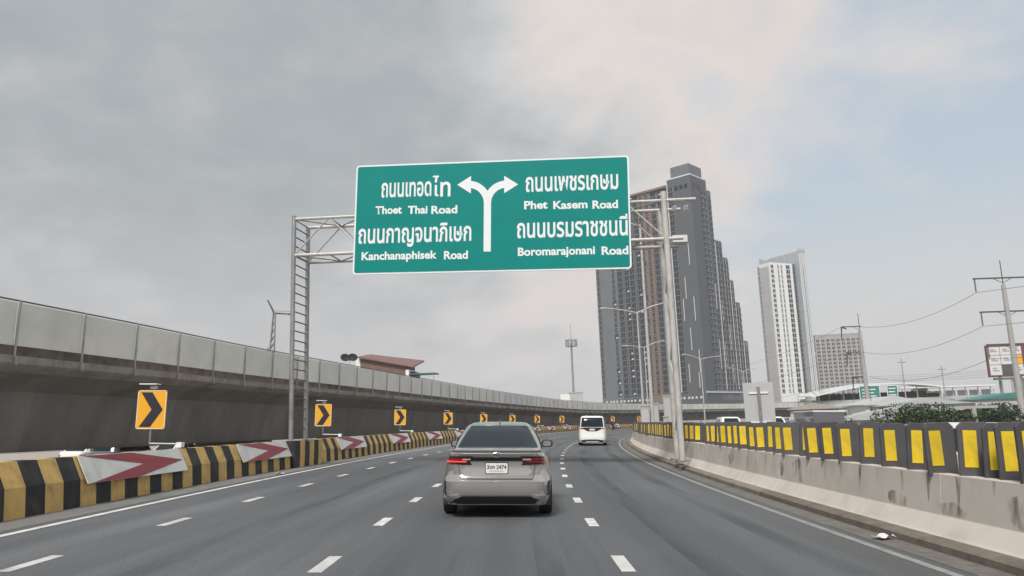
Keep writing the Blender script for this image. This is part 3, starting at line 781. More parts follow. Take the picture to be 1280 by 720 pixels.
    def rear_patch(c, name, outline, m, off=.008, parent=None, thick=0., grid=None):
        """patch on the tail: outline is rows of (x0, x1, z) from low to high"""
        rows = []; nx = 10
        zs0 = c._z0; tz = lcurve(c.top, 0.02)
        for x0, x1, z in outline:
            zz = z
            rows.append([Vector((lerp(x0, x1, i / nx), c.rear_y(lerp(x0, x1, i / nx), zz) - off, z)) for i in range(nx + 1)])
        b = MB(); b.loft(rows, closed=False, cap0=False, cap1=False)
        o = b.build(name, m, parent or c.root, smooth=True); return o
    def wheel(c, x, y, r, w, simple=False):
        b = MB(); n = 28 if not simple else 16; rings = []
        s = 1 if x > 0 else -1
        for dx, rr in ((-w / 2, r * .72), (-w / 2, r * .93), (-w * .36, r * .995), (w * .36, r * .995), (w / 2, r * .93), (w / 2, r * .72)):
            rings.append([Vector((x + dx, y + rr * math.cos(2 * math.pi * i / n), r + rr * math.sin(2 * math.pi * i / n))) for i in range(n)])
        b.loft(rings); ty = b.build('wheel', M['tyre'], c.root, smooth=True)
        b = MB(); rings = []
        for dx, rr in ((w * .40, r * .70), (w * .46, r * .66), (w * .40, r * .2), (w * .5, r * .12)):
            rings.append([Vector((x + s * dx, y + rr * math.cos(2 * math.pi * i / n), r + rr * math.sin(2 * math.pi * i / n))) for i in range(n)])
        b.loft(rings); b.build('rim', M['rim'], ty, smooth=True)
    def arch(c, x, y, r):
        s = 1 if x > 0 else -1; b = MB(); n = 20
        w = c.hw * lcurve(c.width, .4) + .004
        pts = [Vector((s * w, y + r * math.cos(math.pi * i / n), .16 + r * math.sin(math.pi * i / n))) for i in range(n + 1)]
        inn = [Vector((s * (w - .25), p.y, p.z)) for p in pts]
        b.loft([pts, inn], closed=False, cap0=False, cap1=False); b.add(pts + [Vector((s * w, y, .16))], [tuple(range(n + 1))]); b.build('wheel_arch', M['trim'], c.root)
    def mirror(c, x, y, z, w=.2, h=.14):
        s = 1 if x > 0 else -1; b = MB(); rings = []
        n = 14
        for dy, q in ((-.07, .86), (-.05, 1.), (.03, .95), (.08, .55)):
            rings.append([Vector((x + s * w * .5 + w / 2 * q * sup(math.cos(2 * math.pi * i / n), 3), y + dy, z + h / 2 * q * sup(math.sin(2 * math.pi * i / n), 3))) for i in range(n)])
        b.loft(rings); mi = b.build('mirror', M['trim'], c.root, smooth=True)
        b = MB(); r = [Vector((x + s * w * .5 + w / 2 * .74 * sup(math.cos(2 * math.pi * i / n), 3), y - .073, z + h / 2 * .74 * sup(math.sin(2 * math.pi * i / n), 3))) for i in range(n)]
        b.add(r, [tuple(range(n))]); b.build('mirror_glass', M['rim'], mi)
        b = MB(); b.tube((x - s * .06, y + .02, z - h * .35), (x + s * w * .3, y + .02, z - h * .2), .025, 6); b.build('mirror_arm', M['trim'], mi)

def make_sedan(root, paint, detail=True):
    c = Car(root, 4.42, .868, paint,
            rear=[(0, .16), (.22, .10), (.30, .03), (.42, .0), (.56, .0), (.60, .045), (.66, .10), (.80, .10), (.86, .085), (.92, .055), (.985, .02), (1.03, .05)],
            front=[(0, .18), (.25, .05), (.5, .0), (.7, .04), (.85, .14), (1.03, .3)],
            width=[(0, .86), (.2, .93), (.35, .985), (.55, 1.0), (.72, .985), (.85, .955), (.95, .90), (1.03, .84)],
            top=[(0, 1.0), (.11, 1.01), (.22, 1.0), (.70, .98), (.82, .93), (.93, .84), (1, .72)],
            cab=dict(z=[(0, .96), (1, 1.432)], y0=[(0, .40), (.5, .88), (.92, 1.36), (1, 1.52)], y1=[(0, 3.50), (.6, 2.86), (.92, 2.46), (1, 2.36)],
                     hw=[(0, .755), (.25, .725), (.8, .60), (.93, .555), (1, .50)], n=7.), n=9.5)
    c._z0 = .2
    c.body([.2, .26, .34, .42, .50, .56, .585, .61, .66, .74, .80, .86, .92, .96, .985, 1.01])
    c.cabin()
    rw = c.cab_patch('rear_window', 'rear', .13, .93, -.90, .90, M['glass'], nx=16, nz=10, a0t=-.86, a1t=.86)
    c.cab_patch('defroster_edge', 'rear', .10, .13, -.91, .91, M['trim'], nx=16, nz=2, off=.008, parent=rw)
    c.cab_patch('windscreen', 'front', .12, .92, -.92, .92, M['glass'], nx=12, nz=8)
    for sd in ('left', 'right'):
        c.cab_patch('side_window', sd, .14, .86, -.80, -.02, M['glass'], a0t=-.62, a1t=-.02)
        c.cab_patch('side_window', sd, .14, .86, .03, .86, M['glass'], a0t=.03, a1t=.66)
    # boot edge and its lip
    for s in (-1, 1):
        o = c.rear_patch('tail_light', [(s * .37, s * .47, .80), (s * .395, s * .765, .815), (s * .41, s * .80, .86), (s * .40, s * .795, .91), (s * .36, s * .78, .935)], M['lamp_dark'], off=.012)
        c.rear_patch('lens', [(s * .47, s * .79, .845), (s * .47, s * .79, .865)], M['lamp_lit' if s < 0 else 'lamp_red'], off=.018, parent=o)
        c.rear_patch('lens', [(s * .55, s * .795, .88), (s * .53, s * .79, .905)], M['lamp_red'], off=.018, parent=o)
        c.rear_patch('reverse_lens', [(s * .42, s * .54, .878), (s * .40, s * .53, .90)], M['lamp_clear'], off=.018, parent=o)
        c.rear_patch('bumper_vent', [(s * .80, s * .838, .35), (s * .79, s * .838, .45), (s * .80, s * .84, .56)], M['trim'], off=.012)
        c.rear_patch('bumper_blade', [(s * .70, s * .85, .265), (s * .58, s * .855, .315), (s * .52, s * .855, .345), (s * .80, s * .855, .352)], M['silver'], off=.045)
    c.rear_patch('light_bar', [(-.40, .40, .865), (-.40, .40, .905), (-.39, .39, .918)], M['trim'], off=.012)
    c.rear_patch('diffuser', [(-.72, .72, .215), (-.78, .78, .28), (-.80, .80, .335)], M['trim'], off=.02)
    c.rear_patch('boot_seam', [(-.55, .55, .592), (-.57, .57, .602)], M['trim'], off=.004)
    for s in (-1, 1): c.rear_patch('boot_seam', [(s * .555, s * .562, .60), (s * .60, s * .607, .80)], M['trim'], off=.004)
    c.rear_patch('plate_recess', [(-.50, .50, .64), (-.55, .55, .70), (-.46, .46, .86)], paint, off=.001)
    pl = MB(); yb = c.rear_y(0, .76)
    pl.prism([(x, z + .67) for x, z in rrect(.36, .175, .02, 3)], yb - .022, yb - .006); fr = pl.build('number_plate', M['trim'], root)
    pl = MB(); pl.prism([(x, z + .678) for x, z in rrect(.34, .155, .015, 3)], yb - .025, yb - .0225); pl.build('plate_face', M['plate'], fr)
    text_mesh('3ขค 2474', -.150, .150, .745, .085, -(yb - .028), M['ink'], fr, 'plate_number', .02)
    text_mesh('กรุงเทพมหานคร', -.105, .105, .70, .04, -(yb - .028), M['ink_grey'], fr, 'plate_province', .0)
    # badge: an oval ring with inner ovals
    b = MB(); yc = c.rear_y(0, .965) - .012
    def oval(cx, cz, rx, rz, t, n=20):
        a = [Vector((cx + rx * math.cos(2 * math.pi * i / n), yc, cz + rz * math.sin(2 * math.pi * i / n))) for i in range(n)]
        d = [Vector((cx + (rx - t) * math.cos(2 * math.pi * i / n), yc - .004, cz + (rz - t) * math.sin(2 * math.pi * i / n))) for i in range(n)]
        b.loft([a, d], cap0=False, cap1=False)
    oval(0, .962, .072, .047, .012); oval(0, .962, .026, .044, .008); oval(0, .978, .058, .018, .008)
    b.build('badge', M['chrome'], root)
    # lip spoiler
    rows = []
    for i in range(17):
        x = lerp(-.70, .70, i / 16); y = c.rear_y(x, .985)
        rows.append([Vector((x, y + .10, 1.035)), Vector((x, y - .005, 1.040)), Vector((x, y - .022, 1.028)), Vector((x, y + .01, .99))])
    b = MB(); b.loft(rows, closed=False, cap0=False, cap1=False); b.build('boot_lip', paint, root, smooth=True)
    b = MB(); b.loft([[Vector((-.012 + x, y, z)) for x, y, z in ((0, 1.46, 1.462), (.024, 1.46, 1.462), (.024, 1.62, 1.47), (0, 1.62, 1.47))], [Vector((x, 1.44, 1.515)) for x in (-.003, .003)] + [Vector((x, 1.47, 1.515)) for x in (.003, -.003)]]); b.build('fin_antenna', paint, root)
    for x in (-.775, .775):
        for y in (.86, 3.48): c.wheel(x, y, .305, .20); c.arch(x, y, .345)
    for x in (-.76, .76): c.mirror(x, 2.92, 1.06, .22, .145)
    b = MB(); b.box((0, 2.2, .235), (1.5, 3.9, .1)); b.build('underbody', M['trim'], root)
    for s in (-1, 1):
        for y in (1.35, 2.35, 3.2):
            b = MB(); xx = s * (c.hw * lcurve(c.width, .6) + .001)
            b.box((xx, y, .62), (.006, .008, .58)); b.build('door_seam', M['trim'], root)
    return c

def make_mpv(root, paint):
    c = Car(root, 4.95, .925, paint,
            rear=[(0, .14), (.25, .05), (.34, .0), (.62, .0), (.72, .03), (1.05, .05), (1.2, .07)],
            front=[(0, .15), (.3, .03), (.6, .0), (.9, .06), (1.2, .3)],
            width=[(0, .9), (.25, .97), (.5, 1.0), (.9, .99), (1.2, .965)],
            top=[(0, 1.18), (.7, 1.15), (.84, 1.08), (1, .92)],
            cab=dict(z=[(0, 1.14), (1, 1.90)], y0=[(0, .08), (.7, .24), (.93, .36), (1, .50)], y1=[(0, 4.35), (.6, 3.7), (.93, 3.2), (1, 3.05)],
                     hw=[(0, .885), (.5, .845), (.9, .77), (1, .69)], n=8.), n=8.)
    c._z0 = .2
    c.body([.2, .27, .34, .45, .62, .72, .85, 1.0, 1.1, 1.17])
    c.cabin()
    c.cab_patch('rear_window', 'rear', .05, .87, -.965, .965, M['glass'], nx=14, a0t=-.95, a1t=.95)
    c.cab_patch('roof_spoiler', 'rear', .88, .97, -.93, .93, paint, off=.10, nx=12, nz=2)
    c.cab_patch('windscreen', 'front', .1, .92, -.92, .92, M['glass'])
    for sd in ('left', 'right'):
        c.cab_patch('side_window', sd, .1, .86, -.92, -.35, M['glass']); c.cab_patch('side_window', sd, .1, .86, -.32, .25, M['glass']); c.cab_patch('side_window', sd, .1, .86, .28, .82, M['glass'], a1t=.66)
    band = c.rear_patch('tail_band', [(-.28, .28, .93), (-.48, .48, 1.01), (-.895, .895, 1.06), (-.90, .90, 1.175)], M['lamp_dark'], off=.012)
    for s in (-1, 1): c.rear_patch('tail_light', [(s * .50, s * .885, 1.09), (s * .48, s * .885, 1.12)], M['lamp_red'], off=.02)
    c.rear_patch('lower_trim', [(-.70, .70, .24), (-.86, .86, .30), (-.84, .84, .36), (-.36, .36, .40)], M['trim'], off=.02)
    c.rear_patch('bumper_plate', [(-.44, .44, .215), (-.40, .40, .30)], paint, off=.04)
    for s in (-1, 1): c.rear_patch('reflector', [(s * .64, s * .84, .33), (s * .64, s * .84, .355)], M['lamp_red'], off=.03)
    b = MB(); yb = c.rear_y(0, .78); b.box((0, yb - .012, 1.035), (.34, .015, .11)); b.build('number_plate', M['plate'], root)
    for x in (-.81, .81):
        for y in (.95, 3.95): c.wheel(x, y, .34, .225); c.arch(x, y, .385)
    for x in (-.89, .89): c.mirror(x, 3.55, 1.2, .2, .2)
    b = MB(); b.box((0, 2.4, .26), (1.6, 4.3, .12)); b.build('underbody', M['trim'], root)
    return c

def make_small(root, paint, kind='car'):
    """plain distant vehicles: hatchback, van"""
    if kind == 'van':
        ln, hw, roof, belt = 4.9, .9, 1.92, 1.15; y0 = [(0, .05), (.9, .12), (1, .25)]; y1 = [(0, 4.3), (.93, 3.5), (1, 3.35)]
    elif kind == 'suv':
        ln, hw, roof, belt = 4.6, .9, 1.72, 1.05; y0 = [(0, .1), (.9, .45), (1, .6)]; y1 = [(0, 3.5), (.93, 2.8), (1, 2.6)]
    else:
        ln, hw, roof, belt = 4.2, .86, 1.46, .95; y0 = [(0, .3), (.9, .95), (1, 1.1)]; y1 = [(0, 3.35), (.93, 2.5), (1, 2.4)]
    c = Car(root, ln, hw, paint, rear=[(0, .12), (.35, 0), (.7, .02), (belt, .06)], front=[(0, .15), (.4, 0), (.7, .05), (belt, .2)],
            width=[(0, .9), (.3, .97), (.55, 1), (belt, .95)], top=[(0, belt), (.7, belt - .02), (.85, belt - .12), (1, belt - .25)],
            cab=dict(z=[(0, belt - .02), (1, roof - .03)], y0=y0, y1=y1, hw=[(0, hw * .93), (.9, hw * .74), (1, hw * .66)], n=7.), n=6.5)
    c._z0 = .2
    c.body([.2, .3, .45, .6, .75, belt - .1, belt], seg=40); c.cabin(seg=36)
    c.cab_patch('rear_window', 'rear', .12, .9, -.88, .88, M['glass'], nx=8, nz=4); c.cab_patch('windscreen', 'front', .12, .9, -.9, .9, M['glass'], nx=8, nz=4)
    for sd in ('left', 'right'):
        c.cab_patch('side_window', sd, .12, .85, -.82, -.02, M['glass'], nx=6, nz=3, a0t=-.7); c.cab_patch('side_window', sd, .12, .85, .02, .84, M['glass'], nx=6, nz=3, a1t=.68)
    for s in (-1, 1):
        c.rear_patch('tail_light', [(s * hw * .66, s * hw * .9, belt - .3), (s * hw * .66, s * hw * .9, belt - .12)], M['lamp_red'], off=.012)
        b = MB(); b.box((s * hw * .72, ln - .1, belt - .34), (.3, .16, .12)); b.build('headlight', M['lamp_clear'], root, bevel=.03)
    for x in (-hw + .1, hw - .1):
        for y in (.85, ln - .95): c.wheel(x, y, .31, .2, True); c.arch(x, y, .35)
    return c

sed = thing('sedan', road_mtx(12.4, -.29, 0) @ Matrix.Scale(1.03, 4), 'silver sedan with dark rear window driving ahead in the middle lane', 'car')
make_sedan(sed, M['silver'])
mpv = thing('minivan', road_mtx(51.0, 2.62, 0.), 'white minivan with black tail band driving ahead in the right lane', 'van')
make_mpv(mpv, M['pearl'])

# opposite carriageway traffic, beyond the parapet
FACE = math.pi
def veh(kind, paint, s, u, z, label, name='parked_car', cat='car', turn=FACE, group=None):
    t = thing(name, road_mtx(s, u, z, turn), label, cat, group); make_small(t, M[paint], kind); return t
veh('van', 'pearl', 60, 12.3, -.02, 'left one of two white vans facing the camera beyond the parapet', 'van', 'van')
veh('van', 'pearl', 58, 14.9, -.02, 'right one of two white vans facing the camera beyond the parapet', 'van', 'van')
veh('suv', 'pearl', 20., 10.4, -.22, 'white car whose roof shows behind the boards at right', 'car')
veh('van', 'pearl', 15.6, 9.5, -.62, 'white van with pale roof behind the three close-set boards', 'van', 'van')
veh('car', 'grey_paint', 11.2, 9.2, -.02, 'grey car behind the rightmost boards on the opposite carriageway', 'car')
veh('car', 'blue_paint', 31, 13.5, -.02, 'dark blue car beyond the parapet near the bushes', 'car')
# traffic under the flyover on the side road
for k, (kind, paint, s, u, lab) in enumerate([
        ('car', 'pearl', 41, -26.4, 'white car beyond the flyover, left of the first arrow board'),
        ('suv', 'grey_paint', 39, -23.2, 'grey car beyond the flyover above the first arrow board'),
        ('car', 'pearl', 43, -22.4, 'white car beyond the flyover below the first chevron sign'),
        ('car', 'pearl', 49, -21.6, 'white car beyond the flyover right of the first chevron sign'),
        ('van', 'pearl', 60, -19.4, 'white van beyond the flyover left of the gantry leg'),
        ('car', 'red_paint', 69, -18.2, 'red car beyond the flyover beside the gantry leg')]):
    veh(kind, paint, s, u, -1.1, lab, 'car' if kind != 'van' else 'van', 'car' if kind != 'van' else 'van', R(random.uniform(-4, 4)))

# box lorry seen from behind the boards: plain grey rear with white top edge
tr = thing('box_truck', road_mtx(46, 16.2, 0), 'grey box truck with white roof edge standing beyond the parapet', 'truck')
b = MB(); b.box((0, 2.2, 1.35), (1.72, 4.4, 1.5)); b.build('cargo_box', M['grey_paint'], tr, bevel=.03)
b = MB(); b.box((0, 2.2, 2.13), (1.78, 4.44, .08)); b.build('roof_edge', M['pearl'], tr, bevel=.02)
b = MB(); b.box((0, 5.25, 1.1), (1.6, 1.4, 1.4)); b.build('cab', M['pearl'], tr, bevel=.12)
b = MB(); b.box((0, 2.8, .48), (1.2, 5.6, .16)); b.build('chassis', M['trim'], tr)
tcar = Car(tr, 1, 1, None, [(0, 0), (1, 0)], [(0, 0), (1, 0)], [(0, 1), (1, 1)], [(0, 1), (1, 1)], None)
for x in (-.7, .7):
    for y in (.9, 5.2): tcar.wheel(x, y, .36, .22, True)

# ------------------------------------------------------------------ motorcycle and rider
mc = thing('motorcycle', road_mtx(130, -5.0, 0.), 'small dark motorcycle far ahead near the striped barrier', 'motorcycle')
for y, r in ((.0, .28), (1.22, .28)):
    b = MB(); n = 24
    rings = [[Vector((dx, y + rr * math.cos(2 * math.pi * i / n), r + rr * math.sin(2 * math.pi * i / n))) for i in range(n)] for dx, rr in ((-.045, r * .78), (-.035, r * .97), (0, r), (.035, r * .97), (.045, r * .78))]
    rings.append(rings[0]); b.loft(rings, cap0=False, cap1=False); w = b.build('wheel', M['tyre'], mc, smooth=True)
    b = MB(); b.tube((-.04, y, r), (.04, y, r), .06, 10)
    for k in range(6): b.tube((0, y, r), (0, y + r * .8 * math.cos(k * math.pi / 3), r + r * .8 * math.sin(k * math.pi / 3)), .008, 5)
    b.build('spokes', M['rim'], w)
b = MB(); b.loft([[Vector((x * w_, y, z + zz * h_)) for x, zz in ((-1, 0), (-.8, 1), (.8, 1), (1, 0), (.7, -1), (-.7, -1))] for y, w_, z, h_ in ((-.25, .06, .72, .04), (.1, .12, .68, .1), (.5, .13, .58, .14), (.8, .07, .55, .12), (1.02, .1, .72, .16), (1.12, .05, .78, .1))]); b.build('body', M['trim'], mc, smooth=True)
b = MB(); b.box((0, .22, .80), (.24, .62, .09)); b.build('seat', M['trim'], mc, bevel=.03)
b = MB(); b.tube((-.34, .9, 1.0), (.34, .9, 1.0), .016, 6); b.tube((0, 1.2, .28), (0, .95, 1.0), .03, 6)
for s in (-1, 1): b.tube((s * .26, .92, 1.0), (s * .32, .88, 1.2), .008, 5); b.box((s * .33, .88, 1.22), (.11, .03, .07))
b.build('handlebar', M['dark_steel'], mc)
b = MB(); b.box((0, -.3, .70), (.14, .05, .07)); b.build('tail_light', M['lamp_red'], mc)
b = MB(); b.box((0, -.34, .58), (.2, .02, .15)); b.build('number_plate', M['plate'], mc)

def rider():
    j = {'pelvis': (0, .18, .92, .15), 'waist': (0, .2, 1.08, .135), 'chest': (0, .25, 1.30, .165), 'neck': (0, .29, 1.46, .06), 'head': (0, .31, 1.58, .085), 'crown': (0, .31, 1.66, .07)}
    e = [('pelvis', 'waist'), ('waist', 'chest'), ('chest', 'neck'), ('neck', 'head'), ('head', 'crown')]
    for s, n in ((-1, 'l'), (1, 'r')):
        j.update({n + 'sh': (s * .19, .26, 1.38, .07), n + 'el': (s * .30, .48, 1.15, .05), n + 'wr': (s * .29, .80, 1.04, .036), n + 'ha': (s * .29, .88, 1.02, .04),
                  n + 'hip': (s * .10, .2, .88, .10), n + 'kn': (s * .20, .62, .78, .075), n + 'an': (s * .17, .42, .36, .05), n + 'to': (s * .18, .58, .31, .045)})
        e += [('chest', n + 'sh'), (n + 'sh', n + 'el'), (n + 'el', n + 'wr'), (n + 'wr', n + 'ha'), ('pelvis', n + 'hip'), (n + 'hip', n + 'kn'), (n + 'kn', n + 'an'), (n + 'an', n + 'to')]
    names = list(j); me = bpy.data.meshes.new('person'); me.from_pydata([j[k][:3] for k in names], [(names.index(a), names.index(b_)) for a, b_ in e], [])
    o = bpy.data.objects.new('person', me); COL.objects.link(o)
    sk = o.modifiers.new('skin', 'SKIN'); sv = me.skin_vertices[0].data
    for i, k in enumerate(names): sv[i].radius = (j[k][3],) * 2; sv[i].use_root = (k == 'pelvis')
    o.modifiers.new('sub', 'SUBSURF').levels = 1; o.modifiers['sub'].render_levels = 1
    me.materials.append(M['shirt']); o.matrix_world = road_mtx(130, -5.0, 0.)
    tag(o, 'rider in dark clothes and pale helmet on the far motorcycle', 'person')
    b = MB(); n = 14; rings = []
    for k in range(8):
        a = -1.0 + k * (math.pi / 2 + 1.0) / 7; rings.append([Vector((.135 * math.cos(a) * math.cos(2 * math.pi * i / n), .31 + .155 * math.cos(a) * math.sin(2 * math.pi * i / n), 1.62 + .145 * math.sin(a))) for i in range(n)])
    b.loft(rings); b.build('helmet', M['helmet'], o, smooth=True)
rider()

# scrap of paper in the gutter, and litter at the left
pp = MB(); rp_ = random.Random(4); g = [[Vector((x * .07 + rp_.uniform(-.02, .02), y * .045, .0 + abs(rp_.gauss(0, .03)) + .008)) for x in range(-2, 3)] for y in range(-2, 3)]
pp.loft(g, closed=False, cap0=False, cap1=False); o = pp.build('crumpled_paper', M['paper'], smooth=True); o.matrix_world = road_mtx(10.35, 4.82, .006, R(30)); tag(o, 'crumpled white paper lying in the right gutter', 'litter')
pp = MB(); g = [[Vector((x * .06 + rp_.uniform(-.02, .02), y * .04, abs(rp_.gauss(0, .02)) + .008)) for x in range(-2, 3)] for y in range(-2, 3)]
pp.loft(g, closed=False, cap0=False, cap1=False); o = pp.build('crumpled_paper', M['paper'], smooth=True); o.matrix_world = road_mtx(22.6, -7.15, .006, R(10)); tag(o, 'small white litter scrap beside the left striped barrier', 'litter')

# ------------------------------------------------------------------ towers and other far things
def box6(mb, x0, x1, y0, y1, z0, z1, mi=0): mb.box(((x0 + x1) / 2, (y0 + y1) / 2, (z0 + z1) / 2), (x1 - x0, y1 - y0, z1 - z0), mi)
class Facade:
    """windows of one building: the first LIMIT become parts, the rest one joined part"""
    def __init__(s, root, limit=300): s.root = root; s.items = []; s.limit = limit; s.cache = {}
    def add(s, mtx, kind): s.items.append((mtx, kind))
    def flush(s, kinds):
        rest = {}
        for k, (mtx, kind) in enumerate(s.items):
            if k < s.limit:
                if kind not in s.cache:
                    o = kinds[kind]().build(kind[0], kind[1], s.root); s.cache[kind] = o.data
                else: o = link(kind[0], s.cache[kind], s.root)
                o.matrix_local = mtx
            else:
                q = kinds[kind](); mb = rest.setdefault(kind[1], MB()); mb2 = rest[kind[1]]
                mb2.add([mtx @ Vector(v) for v in q.v], q.f); mb2.m[-len(q.m):] = q.m
        for mats, mb in rest.items(): tag(mb.build('upper_windows', list(mats), s.root), kind='stuff')

TW = (M['tower_glass'], M['tower_slab'], M['tower_trim'])
def win_bay(w, h, d=.0):
    """window bay: glass in a shallow surround with a slab ledge under it; local x across, -y outwards"""
    def f():
        b = MB(); b.box((0, .02, h / 2), (w, .10, h), 0); b.box((0, -.22, .10), (w + .25, .6, .2), 1); b.box((w / 2 + .06, -.10, h / 2), (.12, .36, h), 1); b.box((0, -.06, h / 2), (.09, .1, h), 1)
        return b
    return f
def win_ac(w, h):
    def f():
        b = win_bay(w, h)(); b.box((w * .22, -.42, .62), (w * .42, .4, .75), 2); return b
    return f
TX, TY = 102.2, 400.
dt = thing('dark_condominium_tower', Matrix.Translation((TX, TY, -3.2)) @ Matrix.Rotation(math.atan2(.73, .68), 4, 'Z'), 'tall dark grey condominium tower stepping down to the right behind the gantry', 'building')
Z0 = 3.2
def block(name, x0, x1, y0, y1, h, m, parent=None, z0=0.):
    b = MB(); box6(b, x0, x1, y0, y1, z0, h + Z0); return b.build(name, M[m] if isinstance(m, str) else m, parent or dt)
HB, HA = 132., 127.4
wB = block('core_wall', 0, 17.5, 0, 14.6, HB, 'tower_dark')
block('crown', 2., 16., 1.5, 13., HB + 7.5, 'tower_mid', wB, HB + Z0)
for q in ((-.12, 17.7, -.12, .35), (-.12, .35, .35, 14.7)):
    b = MB(); box6(b, q[0], q[1], q[2], q[3], HB + Z0, HB + Z0 + .8); b.build('parapet_trim', M['tower_trim'], wB)
wA1 = block('wing_wall', .3, 16, 14.6, 26, HA, 'tower_mid'); wA2 = block('wing_wall', -.5, 16, 26, 34.5, HA + .6, 'tower_brown'); wA3 = block('wing_wall', .4, 16, 34.5, 52, HA - .3, 'tower_dark'); wA4 = block('wing_wall', 0., 16, 52, 67, HA - 1.2, 'tower_mid')
b = MB(); box6(b, -1.2, 16.4, 14.8, 40, HA + Z0 + .7, HA + Z0 + 1.9); b.build('roof_slab', M['tower_brown'], dt)
steps = [(17.5, 22.6, 127, 'tower_mid'), (22.6, 30, 98.5, 'tower_mid'), (30, 36.5, 90, 'tower_mid'), (36.5, 41, 77, 'tower_mid'), (41, 47, 65, 'tower_dark'), (47, 52.5, 43, 'tower_brown')]
for k, (x0, x1, h, m) in enumerate(steps):
    wl = block('stepped_wall', x0, x1, (.0 if k % 2 else .25), 14, h, m)
    if k:
        for q in ((x0 - .15, .3), ((x0 + x1) / 2 - .1, .22)): b = MB(); box6(b, q[0], q[0] + q[1], -.32, .0, 15 + Z0, h + Z0 - 1); b.build('facade_rib', M['tower_trim'] if q[1] > .25 else M['tower_slab'], wl)
    if k in (1, 3):
        b = MB(); box6(b, x0, x1 + .15, -.15, 14, h + Z0, h + Z0 + .7); b.build('parapet_trim', M['tower_trim'], wl)
pod = block('podium', -1.0, 53, -1.0, 68, 9.4, 'tower_dark')
b = MB(); box6(b, -.3, 47, -.4, -.02, 13.2 + Z0, 14.0 + Z0); b.build('podium_trim', M['tower_trim'], pod)
for k in range(26):
    y = 3 + k * 2.4 + random.uniform(-.5, .5); b = MB(); box6(b, -.3, -.02, y, y + 1.1, 10.4 + Z0, 11.6 + Z0); b.build('shop_light', M['tower_trim'], pod)
for y in (14.6,):
    b = MB(); box6(b, -.35, .05, y - .2, y + .25, 14 + Z0, HB + Z0 - 2); b.build('edge_light_trim', M['tower_trim'], dt)
rt_ = random.Random(12)
for y, zc, ln in ((4, 88, 12), (7.5, 70, 12), (3, 58, 13), (9.5, 58, 12), (6.5, 42, 12), (2.4, 30, 12), (9., 24, 10), (3.4, 20, 8)):
    b = MB(); box6(b, -.16, .02, y, y + .36, zc + Z0 - ln / 2, zc + Z0 + ln / 2); b.build('light_slot', M['tower_trim'], dt)
for x, zc, ln in ((18.6, 66, 14), (24.6, 58, 12), (18.2, 34, 16), (24.4, 34, 14), (31.6, 44, 14), (31.4, 24, 10)):
    b = MB(); box6(b, x, x + .34, -.2, .0, zc + Z0 - ln / 2, zc + Z0 + ln / 2); b.build('light_slot', M['tower_trim'], dt)
fc = Facade(dt)
FLH = 3.25
LF = Matrix.Rotation(-math.pi / 2, 4, 'Z')           # faces -x
def face_left(x, y, z): return Matrix.Translation((x, y, z)) @ LF
def face_right(x, y, z): return Matrix.Translation((x, y, z))
kb = ('window', TW)
kinds = {}
kinds2 = {}
for nm, fn in (('window_bay', win_bay(2.8, 2.55)), ('window_bay_with_unit', win_ac(2.8, 2.55)), ('narrow_window', win_bay(1.9, 2.1)), ('wide_window', win_bay(3.6, 2.35))): kinds[(nm, TW)] = fn
WB, WU, WN, WW = [(n_, TW) for n_ in ('window_bay', 'window_bay_with_unit', 'narrow_window', 'wide_window')]
zf = lambda k: 14.2 + Z0 + k * FLH
for k in range(37):
    z = zf(k); top = z - Z0 + 2.4
    # right-hand faces, nearest and largest first
    for (x0, x1, h, m), yf in zip(steps, (.25, 0, .25, 0, .25, 0)):
        if top < h - .5:
            n_ = 2 if x1 - x0 > 5.5 else 1
            for q in range(n_): fc.add(face_right(x0 + (x1 - x0) * (q + .5) / n_ + .3, yf, z), WB if (x1 - x0) / n_ > 2.9 else WN)
    if top < HB - 4: fc.add(face_right(15.0, 0, z), WN); fc.add(face_right(11.2, 0, z), WB)
for k in range(35):
    z = zf(k)
    for y, kd, xx in ((12.6, WB, 0), (16.6, WB, .3), (20.2, WU if rt_.random() < .35 else WB, .3), (24.2, WB, .3), (28.4, WN, -.5), (32.4, WN if rt_.random() < .7 else WB, -.5), (36.6, WU if rt_.random() < .3 else WB, .4), (41.5, WB, .4), (45.2, WU if rt_.random() < .4 else WB, .4), (50, WB, .4), (54.5, WU if rt_.random() < .2 else WN, 0), (65.3, WN, 0)):
        fc.add(face_left(xx, y, z), kd)
fc.flush(kinds)
for y in (3.0, 6.0, 9.0):
    b = MB(); box6(b, -.1, .3, y - 1, y + 1, HB + Z0 - 7, HB + Z0 - 4.5); b.build('crown_opening', M['tower_glass'], dt)
for x in (3.5, 8.5, 13):
    b = MB(); box6(b, x - 1, x + 1, -.1, .3, HB + Z0 - 7, HB + Z0 - 4.5); b.build('crown_opening', M['tower_glass'], dt)

